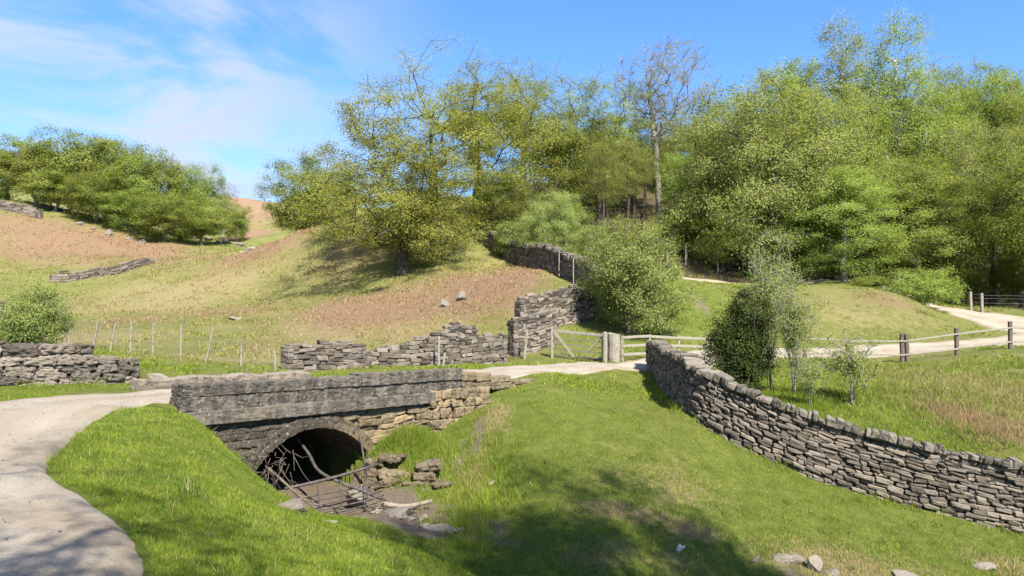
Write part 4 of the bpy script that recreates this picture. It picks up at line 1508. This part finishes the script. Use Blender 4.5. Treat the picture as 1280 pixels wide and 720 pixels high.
PROTO = {
    # name, seed, height, trunk_top, rx, zc, rz, clumps, leaves, leaf, clump_r
    'oak_big': Tree('oak', 3, 15.5, 9.0, 7.6, 8.0, 7.5, 430, 200, .105, .80, 'bark_oak', 'leaf_oak', .46, shell=.42, lump=.40, zmin=1.6, wig=.16, thin=.30),
    'oak_skirt': Tree('oak', 8, 10.5, 5.0, 6.4, 4.9, 5.4, 330, 155, .10, .74, 'bark_oak', 'leaf_oak', .36, shell=.48, lump=.65, zmin=0.5, wig=.14, thin=.2),
    'oak_open': Tree('oak', 15, 15.0, 10.0, 5.6, 9.2, 5.8, 260, 140, .105, .72, 'bark_oak', 'leaf_olive', .38, shell=.42, lump=.5, zmin=3.0, wig=.18, thin=.45),
    'oak_olive': Tree('oak', 21, 14.0, 9.0, 5.0, 8.0, 6.0, 260, 190, .105, .75, 'bark_oak', 'leaf_olive', .36, shell=.45, lump=.5, zmin=2.2, wig=.16, thin=.3),
    'bare': Tree('ash', 33, 16.0, 10.5, 4.9, 11.0, 5.0, 320, 34, .08, .75, 'bark_pale', 'leaf_olive', .27, shell=.5, lump=.3, zmin=6.0, twigs=10, wig=.10),
    'sparse': Tree('ash', 36, 16.0, 10.5, 4.9, 10.6, 5.2, 110, 34, .11, .65, 'bark_pale', 'leaf_olive', .26, shell=.5, lump=.3, zmin=5.0, twigs=4, wig=.10),
    'bare_dark': Tree('oak', 35, 15.0, 10.5, 4.2, 10.2, 4.6, 170, 60, .10, .75, 'bark_oak', 'leaf_olive', .24, shell=.5, lump=.3, zmin=4.5, twigs=4, wig=.14),
    'green_a': Tree('birch', 41, 15.0, 11.0, 4.0, 7.8, 7.2, 310, 200, .10, .66, 'bark_pale', 'leaf_green', .20, shell=.5, lump=.45, zmin=.7, wig=.08, egg=.25),
    'green_b': Tree('birch', 47, 14.0, 9.5, 4.6, 7.2, 6.8, 310, 205, .10, .70, 'bark_pale', 'leaf_green', .22, shell=.47, lump=.5, zmin=.7, wig=.12, egg=.1),
    'birch': Tree('birch', 53, 16.0, 13.0, 2.9, 10.0, 6.0, 230, 115, .095, .62, 'bark_birch', 'leaf_green', .17, shell=.5, lump=.4, zmin=3.6, wig=.06, egg=.3),
    'willow': Tree('sallow', 61, 13.0, 7.5, 6.6, 6.6, 6.4, 430, 210, .10, .75, 'bark_mid', 'leaf_willow', .30, shell=.40, lump=.4, zmin=.8, stems=3, wig=.12),
    'dark': Tree('alder', 67, 12.0, 8.0, 4.4, 6.3, 5.8, 280, 160, .11, .78, 'bark_mid', 'leaf_dark', .24, shell=.44, lump=.45, zmin=.6, wig=.12),
    'round': Tree('alder', 111, 11.0, 7.0, 5.2, 5.9, 5.2, 380, 210, .125, .85, 'bark_mid', 'leaf_dark', .26, shell=.36, lump=.28, zmin=.5, wig=.12),
    'copse_a': Tree('ash', 71, 11.0, 7.0, 4.6, 6.0, 5.2, 250, 130, .16, .95, 'bark_pale', 'leaf_dark', .24, shell=.42, lump=.45, zmin=.3, wig=.15),
    'copse_b': Tree('ash', 77, 11.0, 7.5, 4.0, 6.2, 5.0, 230, 120, .16, .9, 'bark_pale', 'leaf_olive', .22, shell=.42, lump=.5, zmin=.3, wig=.15),
    'bush': Tree('sallow', 83, 5.4, 3.4, 2.45, 2.5, 2.85, 420, 130, .066, .42, 'bark_mid', 'leaf_willow', .06, stems=6, shell=.40, lump=.3, zmin=.2, wig=.1, spread=.5),
    'bush_b': Tree('sallow', 85, 4.6, 3.0, 2.2, 2.25, 2.4, 300, 120, .075, .42, 'bark_mid', 'leaf_willow', .05, stems=6, shell=.45, lump=.4, zmin=.2, wig=.1, spread=.5),
    'holly': Tree('holly', 89, 3.6, 2.6, 1.25, 1.65, 1.95, 360, 190, .050, .26, 'bark_mid', 'leaf_holly', .05, stems=3, shell=.50, lump=.75, zmin=.1, wig=.08, spread=.3),
    'whip': Tree('sallow', 97, 5.0, 4.4, 1.15, 2.8, 2.3, 220, 62, .055, .38, 'bark_pale', 'leaf_willow', .018, stems=9, shell=.6, lump=.4, zmin=.5, twigs=3, wig=.06, spread=.7, up=.2),
    'sapling': Tree('birch', 101, 2.3, 1.9, .75, 1.35, 1.0, 90, 40, .042, .22, 'bark_pale', 'leaf_green', .014, stems=5, shell=.6, lump=.4, zmin=.25, twigs=2, wig=.08, spread=.5),
    'hawthorn': Tree('hawthorn', 107, 3.2, 2.0, 2.6, 1.6, 1.6, 200, 120, .08, .42, 'bark_mid', 'leaf_green', .07, stems=3, shell=.42, lump=.4, zmin=.2, wig=.1, spread=.5),
}


def put(kind, name, px, Y, top_py, width_px, label, group=None, rz=None, cat='tree', rs=random.Random(77)):
    t = PROTO[kind]
    x = XW(px, Y)
    z = H(x, Y)
    hgt = P(px, top_py, Y).z - z
    sz = hgt / t.h
    sx = (width_px / F_PX * Y) / t.w * 1.08
    sx = min(max(sx, sz * .55), sz * 1.9)
    root = empty(name, (x, Y, z), label, cat, group, rs.uniform(0, 6.28) if rz is None else rz)
    root.scale = (sx, sx, sz)
    link_mesh('trunk', t.bark, root)
    link_mesh('crown', t.leaf, root)
    return root


L_COPSE = 'trees of the copse on the left hill'
put('copse_a', 'ash_tree', 8, 101, 172, 90, 'tree at the very left edge of the picture above the short skyline wall', L_COPSE)
put('copse_b', 'ash_tree', 42, 99, 180, 85, 'second tree of the left copse counted from the left edge', L_COPSE)
put('copse_a', 'ash_tree', 82, 100, 166, 95, 'tall round crowned tree in the left half of the copse, tallest there', L_COPSE)
put('copse_b', 'ash_tree', 128, 101, 168, 90, 'broad pale crowned tree at the middle of the left copse', L_COPSE)
put('copse_a', 'ash_tree', 165, 99, 182, 80, 'open crowned tree just right of the broad pale one in the copse', L_COPSE)
put('copse_b', 'ash_tree', 207, 103, 193, 62, 'thin grey green tree against the sky right of the copse middle', L_COPSE)
put('copse_a', 'ash_tree', 243, 104, 207, 66, 'green tree at the right end of the copse skyline beside the bare one', L_COPSE)
put('bare', 'bare_tree', 277, 118, 226, 40, 'small leafless pale tree at the right end of the left copse', L_COPSE)
put('copse_a', 'ash_tree', 292, 112, 256, 40, 'low green bushy tree under the small leafless tree', L_COPSE)
put('copse_a', 'ash_tree', 205, 91, 243, 82, 'low dark bushy tree nearest the pasture at the foot of the copse', L_COPSE)
put('copse_a', 'ash_tree', 118, 94, 215, 75, 'dark lower tree in front of the broad pale crown of the copse', L_COPSE)
put('copse_b', 'ash_tree', 65, 96, 212, 75, 'lower tree in front of the tallest crown of the left copse', L_COPSE)
put('copse_b', 'ash_tree', 250, 97, 255, 60, 'low olive tree above the grey rocks at the right of the copse', L_COPSE)
put('copse_a', 'ash_tree', 168, 94, 238, 70, 'shaded lower tree between two front trees of the copse', L_COPSE)

L_OAK = 'oaks and trees along the ridge'
put('round', 'alder_tree', 388, 80, 201, 105, 'rounded mid green tree at the left end of the ridge oaks', L_OAK)
put('oak_skirt', 'oak_tree', 438, 70, 205, 105, 'small golden oak between the rounded green tree and the big oak', L_OAK)
put('oak_big', 'oak_tree', 545, 60, 82, 250, 'tallest golden leaved oak on the brow, reaching over the hill wall', L_OAK, 0.6)
put('oak_skirt', 'oak_tree', 505, 53, 176, 245, 'golden oak with skirts of leaves down to its shadow on the slope', L_OAK, 2.0)
put('oak_open', 'oak_tree', 598, 70, 70, 150, 'dark limbed oak with thin top standing behind the tallest golden oak', L_OAK)
put('oak_open', 'oak_tree', 652, 76, 62, 100, 'slim oak top showing above the ridge just right of the golden oaks', L_OAK)
put('oak_olive', 'oak_tree', 690, 68, 95, 150, 'heavy dark trunked olive oak above the light green sallow', L_OAK, 1.0)
put('oak_olive', 'oak_tree', 752, 70, 102, 120, 'olive oak between the heavy dark trunked oak and the bare ash', L_OAK)
put('bare', 'bare_tree', 825, 72, 46, 135, 'tall nearly leafless ash with pale trunk against the blue sky', L_OAK, 0.3)
put('oak_olive', 'oak_tree', 795, 80, 140, 110, 'low olive tree behind the trunk of the tall bare ash', L_OAK)
put('green_b', 'birch_tree', 622, 64, 195, 100, 'bright green tree squeezed between golden oak and light green sallow', L_OAK)
put('green_b', 'birch_tree', 735, 84, 190, 110, 'green tree deep behind the olive oaks, seen through gaps', L_OAK)
put('willow', 'sallow_bush', 694, 54, 228, 100, 'light green spreading sallow just behind the toothed hill wall', None, cat='bush')
put('bush_b', 'sallow_bush', 640, 57, 272, 60, 'low green bush at the top end of the toothed hill wall', None, cat='bush')
put('bush_b', 'sallow_bush', 745, 50, 275, 60, 'low green bush between the light sallow and the big round bush', None, cat='bush')

L_WOOD = 'trees of the wood at right'
put('willow', 'sallow_tree', 955, 59, 78, 262, 'huge rounded grey green sallow at the left of the wood', L_WOOD, 0.4)
put('green_b', 'birch_tree', 862, 66, 165, 110, 'green tree in the gap between bare ash and huge sallow', L_WOOD)
put('green_a', 'birch_tree', 1000, 78, 36, 80, 'feathery tree top poking above the huge sallow, left of three', L_WOOD)
put('birch', 'birch_tree', 1060, 76, 14, 82, 'pale rounded tree top on the skyline, middle of three', L_WOOD)
put('birch', 'birch_tree', 1122, 64, 14, 100, 'tall white stemmed birch, highest tree top of the wood', L_WOOD, 1.1)
put('green_b', 'birch_tree', 1072, 62, 92, 170, 'broad yellow green tree just right of the huge sallow', L_WOOD)
put('green_a', 'birch_tree', 1165, 64, 82, 130, 'yellow green tree right of the white stemmed birch', L_WOOD)
put('green_b', 'birch_tree', 1200, 74, 50, 110, 'tree top on the skyline over the far track bend', L_WOOD)
put('green_a', 'birch_tree', 1252, 66, 54, 130, 'tall green tree at the right end of the skyline', L_WOOD)
put('green_b', 'birch_tree', 1300, 60, 46, 150, 'tall tree cut by the right edge of the picture', L_WOOD)
put('willow', 'sallow_tree', 1235, 57, 130, 170, 'grey green crown in front of the wood above the two stout posts', L_WOOD, 2.2)
put('green_a', 'birch_tree', 1150, 55, 170, 130, 'bright green tree overhanging the mound beside the far track', L_WOOD)
put('dark', 'alder_tree', 1305, 51, 165, 150, 'dark green tree hanging over the track at the right edge', L_WOOD)
put('green_a', 'birch_tree', 1060, 53, 190, 130, 'slender bright tree behind the grassy mound', L_WOOD)
put('dark', 'alder_tree', 890, 60, 232, 100, 'dark shaded tree under the left side of the huge sallow', L_WOOD)
put('dark', 'alder_tree', 1010, 57, 225, 110, 'dark shaded tree under the right side of the huge sallow', L_WOOD)
put('dark', 'alder_tree', 1205, 62, 200, 140, 'dark tree behind the grey green crown near the right edge', L_WOOD)
put('hawthorn', 'hawthorn_bush', 1153, 48.5, 336, 85, 'low spreading thorn bush on the mound beside the track bend', None, cat='bush')
put('hawthorn', 'hawthorn_bush', 1085, 50, 345, 60, 'small green thorn bush behind the crest of the mound', None, cat='bush')
for px, Y, top, wd, lab in ((835, 60, 268, 70, 'dark low bush at the left of the shaded wood edge, above the footpath'), (905, 58, 262, 90, 'low shaded bush beneath the huge sallow, left side'),
                           (985, 57, 275, 90, 'low shaded bush beneath the huge sallow, right side'), (1035, 55, 300, 70, 'low bush at the wood edge behind the grassy mound'),
                           (1110, 56, 290, 90, 'low bush behind the spreading thorn on the mound'), (1200, 56, 300, 80, 'dark low bush behind the two stout posts'), (1275, 55, 305, 80, 'dark low bush at the right edge behind the track')):
    put('dark', 'alder_bush', px, Y, top, wd, lab, 'bushes along the shaded edge of the wood', None, 'bush')
for k, (px, Y, top, wd) in enumerate(((760, 96, 160, 110), (840, 94, 150, 110), (900, 90, 120, 120), (980, 94, 90, 120), (1090, 96, 70, 120), (1170, 92, 80, 120),
                                      (1250, 90, 80, 130), (1330, 84, 70, 140), (700, 96, 150, 110), (930, 74, 140, 110), (1120, 74, 130, 110), (1290, 72, 130, 120))):
    put(('dark', 'green_b', 'oak_olive')[k % 3], 'woodland_tree', px, Y, top, wd, 'tree deep inside the wood, only scraps showing between nearer crowns', 'trees deep inside the wood')
rk = random.Random(4)
for k in range(16):
    px = rk.choice((rk.uniform(730, 830), rk.uniform(850, 1000), rk.uniform(1150, 1290)))
    put('bare_dark' if px < 850 else 'birch', 'woodland_tree', px, rk.uniform(60, 74), rk.uniform(150, 190), 55, 'slender trunk standing in the shade of the wood behind the wire fence', 'slender trunks in the shade')

# nearer bushes
put('bush', 'sallow_bush', 788, 36.5, 270, 122, 'large round grey green bush behind the field gate', None, 0.5, 'bush')
put('holly', 'holly_bush', 928, 22.0, 350, 92, 'dark glossy holly shrub just behind the long wall', None, 0.5, 'bush')
put('whip', 'sallow_bush', 962, 23.4, 288, 62, 'tall thin stemmed light green sallow rising beside the dark holly', None, 0.9, 'bush')
put('whip', 'sallow_bush', 992, 21.6, 345, 50, 'wispy pale stemmed sallow at the right of the dark holly', None, 2.9, 'bush')
put('sapling', 'birch_sapling', 1063, 20.6, 408, 72, 'slender young sapling alone on the slope behind the long wall', None, 0.4, 'sapling')
put('sapling', 'birch_sapling', 1010, 20.2, 440, 40, 'small sapling between the wispy sallow and the lone young sapling', None, 1.9, 'sapling')
put('bush_b', 'sallow_bush', 42, 22.5, 352, 84, 'round pale green bush behind the low wall at left', None, 0.2, 'bush')
put('bush_b', 'sallow_bush', 8, 23.5, 395, 40, 'low straw coloured bush at the left edge behind the low wall', None, 1.2, 'bush')

# trees that stand behind the photographer and throw the dappled shade
SHADE = 'trees behind the photographer that shade the foreground'
def put_at(kind, name, x, y, hgt, width, label, rz):
    t = PROTO[kind]
    root = empty(name, (x, y, H(x, y)), label, 'tree', SHADE, rz)
    root.scale = (width / t.w, width / t.w, hgt / t.h)
    link_mesh('trunk', t.bark, root)
    link_mesh('crown', t.leaf, root)
put_at('round', 'alder_tree', 7.2, 0.7, 14.6, 6.0, 'leafy alder behind the camera whose shadow lies on the stream slope', 0.4)
put_at('sparse', 'bare_tree', 0.2, -3.6, 15.0, 7.5, 'thin leaved ash behind the camera shading the near track', 1.4)
put_at('round', 'oak_tree', 6.1, -1.6, 15.6, 5.4, 'broad oak behind the camera whose shadow lies by the stream bend', 2.2)


# ------------------------------------------------------------------ grass
def blades(name, x, y, hgt, wdt, col, lean=0.5, seed=0, zoff=-0.01):
    rg = np.random.RandomState(seed)
    n = len(x)
    z = Hm(x, y) + zoff
    a = rg.uniform(0, 2 * np.pi, n)
    b = rg.uniform(0, 2 * np.pi, n)
    ln = np.abs(rg.normal(0, lean, n)) * hgt
    base = np.stack((x, y, z), 1)
    sd_ = np.stack((np.cos(a), np.sin(a), np.zeros(n)), 1) * (wdt / 2)[:, None]
    tip = base + np.stack((np.cos(b) * ln, np.sin(b) * ln, hgt), 1)
    V = np.stack((base - sd_, base + sd_, tip), 1).reshape(-1, 3)
    me = np_mesh(name, V, np.arange(3 * n), 3, cols={'tint': np.repeat(col, 3, axis=0)})
    return link_mesh(name, me, None, M['blade'])


def wall_clear(x, y):
    ok = np.ones(len(x), bool)
    for c, th in WALL_LINES:
        x0, y0, x1, y1 = c[:, 0].min() - 1, c[:, 1].min() - 1, c[:, 0].max() + 1, c[:, 1].max() + 1
        box_ = (x > x0) & (x < x1) & (y > y0) & (y < y1)
        if box_.any():
            ii_ = np.where(box_)[0]
            d = poly_dist(x[ii_], y[ii_], c[::4, :2])
            ok[ii_[d < th / 2 + 0.02]] = False
    return ok


def grass_colour(x, y, rg):
    n = len(x)
    p = fbm(x * 0.7, y * 0.7, 51)
    p2 = fbm(x * 3.0, y * 3.0, 57)
    p3 = fbm(x * 7.0, y * 7.0, 59, 2)
    t = np.clip(0.10 + 0.9 * (p - 0.2) * 0.8 + 0.9 * (p2 - 0.5) + 0.6 * (p3 - .5) + rg.uniform(-.3, .3, n), 0, 1)[:, None]
    c = np.array((0.120, 0.178, 0.018)) * (1 - t) + np.array((0.305, 0.360, 0.058)) * t
    dry = zone(x, y, STRAW, 22)
    brk = zone(x, y, BRACKEN, 21)
    u = rg.uniform(0, 1, n)
    far = np.clip((y - 20) / 14, 0, 1) * np.where((x < -2), 1, .4)
    ps = np.clip(dry * 1.15 + 0.05 + 0.25 * far, 0, .95)
    straw = np.array((0.36, 0.29, 0.13)) * rg.uniform(.65, 1.25, n)[:, None]
    c = np.where((u < ps)[:, None], straw, c)
    bcol = np.array((0.34, 0.235, 0.125)) * rg.uniform(.55, 1.35, n)[:, None]
    u2 = rg.uniform(0, 1, n)
    return np.where((u2 < brk * 1.2)[:, None], bcol, c)


rg = np.random.RandomState(123)
N = 980000
px_ = rg.uniform(-220, 1520, N)
Yg = np.exp(rg.uniform(math.log(4.2), math.log(26), N))
xg = (px_ - 640) / F_PX * Yg
keep = ~on_track(xg, Yg, -0.14) & wall_clear(xg, Yg)
sg_, dg_ = bridge_sd(xg, Yg)
keep &= ~((sg_ > -3.3) & (sg_ < 4.6) & (dg_ > -0.08) & (dg_ < 4.2))
keep &= rg.uniform(0, 1, N) > mud_mask(xg, Yg) * 1.15
keep &= ~((xg < -2.5) & (Yg > 19.5) & (rg.uniform(0, 1, N) < 0.3))
xg, Yg = xg[keep], Yg[keep]
hz = fbm(xg * 1.1, Yg * 1.1, 61)
rough = np.clip(np.where((Yg > 17.5) & (xg > 5.5), .5, 0) + 1.0 * np.exp(-((xg + 2.1) / .8) ** 2 - ((Yg - 16.4) / .8) ** 2)
                + 0.8 * np.exp(-((xg + 0.6) / .6) ** 2 - ((Yg - 14.2) / 1.6) ** 2) + zone(xg, Yg, STRAW, 22) * .5, 0, 1)
hg = (0.020 + 0.030 * hz + 0.035 * np.clip(fbm(xg * 4.5, Yg * 4.5, 63, 2) - .5, 0, 1) * 2 + 0.11 * rough) * rg.uniform(.5, 1.4, len(xg))
wg_ = 0.0035 + 0.00075 * Yg
tag(blades('grass', xg, Yg, hg, wg_, grass_colour(xg, Yg, rg), 0.55, 1), kind='stuff')

# longer tufts on banks, verges and along wall feet
def tufts(name, spots, per, rad, h0, h1, seed, w=0.010, colf=None):
    rg = np.random.RandomState(seed)
    spots = np.array(spots)
    n = len(spots) * per
    c = np.repeat(spots, per, axis=0)
    x = c[:, 0] + rg.normal(0, rad, n)
    y = c[:, 1] + rg.normal(0, rad, n)
    h = rg.uniform(h0, h1, n) * np.repeat(rg.uniform(.6, 1.3, len(spots)), per)
    wd = np.full(n, w) + 0.0004 * y
    col = grass_colour(x, y, rg) if colf is None else colf(x, y, rg)
    return tag(blades(name, x, y, h, wd, col, 0.6, seed), kind='stuff')


sp = []
for c, th in WALL_LINES[:2]:
    for p, t_ in zip(c[::1], np.gradient(c[:, :2], axis=0)):
        nn = np.array((t_[1], -t_[0])); nn /= np.linalg.norm(nn)
        for sgn in (1, -1):
            if rk.random() < .8: sp.append(p[:2] + nn * sgn * (th / 2 + .06 + rk.random() * .12))
for i in range(190):
    sp.append((-2.1 + rk.gauss(0, .42), 16.35 + rk.gauss(0, .36)))
for i in range(160):
    sp.append((-0.7 + rk.gauss(0, .35), 14.3 + rk.gauss(0, 1.3)))
for i in range(700):
    Y = rk.uniform(17.5, 31); sp.append((XW(rk.uniform(900, 1330), Y), Y))
sp = [s for s in sp if not on_track(np.array([s[0]]), np.array([s[1]]), .1)[0]
      and not (lambda a: -1.5 < a[0] < 4.6 and -0.05 < a[1] < 4)(bridge_sd(s[0], s[1]))]
tufts('long_grass', sp, 34, .09, .08, .26, 5, 0.006)

# rough pasture further out: straw, bracken litter and green tussocks
NF = 420000
px_ = rg.uniform(-200, 1480, NF)
Yf = np.exp(rg.uniform(math.log(20), math.log(105), NF))
xf = (px_ - 640) / F_PX * Yf
keep = ~on_track(xf, Yf, 0.35) & wall_clear(xf, Yf)
sf, df = bridge_sd(xf, Yf)
keep &= ~((np.abs(sf) < 5) & (df > -0.1) & (df < 4.3))
keep &= fbm(xf * .5, Yf * .5, 71) * .6 + fbm(xf * 2.2, Yf * 2.2, 73) * .6 > 0.64
xf, Yf = xf[keep], Yf[keep]
hf = (0.05 + 0.0016 * Yf) * rg.uniform(.5, 1.5, len(xf))
wf = 0.012 + 0.0011 * Yf
tag(blades('pasture_grass', xf, Yf, hf, wf, grass_colour(xf, Yf, rg), 0.8, 2), kind='stuff')

# dead bracken lying on the slopes
NB = 260000
px_ = rg.uniform(-160, 1400, NB)
Yb = np.exp(rg.uniform(math.log(24), math.log(100), NB))
xb = (px_ - 640) / F_PX * Yb
keep = (zone(xb, Yb, BRACKEN, 21) * 1.1 > rg.uniform(0.1, 1.0, NB)) & wall_clear(xb, Yb) & ~on_track(xb, Yb, .3)
keep &= fbm(xb * 1.3, Yb * 1.3, 83) > rg.uniform(.3, .6, NB)
xb, Yb = xb[keep], Yb[keep]
cb = np.array((0.42, 0.275, 0.165))[None] * rg.uniform(.6, 1.25, len(xb))[:, None] * np.array((1, 1, 1)) + rg.normal(0, .012, (len(xb), 3))
tag(blades('dead_bracken', xb, Yb, (.05 + .0008 * Yb) * rg.uniform(.4, 1.5, len(xb)), .025 + .0011 * Yb, np.clip(cb, .02, .6), 1.6, 7), kind='stuff')

# loose grit and pebbles on the near track
pg = Stones()
rp = random.Random(44)
tc_ = TRACKS[0]
while pg.n < 24 * 1500:
    p = tc_[int(len(tc_) * rp.random() ** 1.3 * .42) + 30]
    if p[1] < 3.5: continue
    off = rp.uniform(-1, 1) * p[2] * .98
    x, y = p[0] + off + rp.gauss(0, .1), p[1] + rp.uniform(-.3, .3)
    r = rp.choice((.005, .006, .007, .008, .009, .012))
    pg.box((x, y, H(x, y) + .05 + r * .2), np.array(((math.cos(off * 9), math.sin(off * 9), 0), (-math.sin(off * 9), math.cos(off * 9), 0), (0, 0, 1.0))), (r, r * .8, r * .6), r * .4, rp, .25, rp.uniform(.5, 1))
tag(pg.build('loose_gravel', M['rock']), kind='stuff')

# darker tussocks and a rush clump in the turf
tus = []
while len(tus) < 420:
    Y = math.exp(rk.uniform(math.log(5), math.log(18)))
    x = XW(rk.uniform(60, 1300), Y)
    if on_track(np.array([x]), np.array([Y]), .15)[0] or mud_mask(np.array([x]), np.array([Y]))[0] > .2: continue
    s_, d_ = bridge_sd(x, Y)
    if -3.4 < s_ < 4.8 and d_ > -.1: continue
    if not wall_clear(np.array([x]), np.array([Y]))[0]: continue
    tus.append((x, Y))
def tus_col(x, y, rg):
    c = np.array((0.070, 0.125, 0.016)) * rg.uniform(.7, 1.7, len(x))[:, None]
    dry_ = rg.uniform(0, 1, len(x)) < .14
    c[dry_] = np.array((0.36, 0.30, 0.14))
    return c
tufts('tussocks', tus, 26, .055, .05, .12, 15, 0.006, tus_col)
rp_ = P(234, 622, 8.4)
tufts('rush_clump', [(rp_.x, rp_.y), (rp_.x + .12, rp_.y + .05)], 26, .05, .16, .30, 16, 0.008, tus_col)
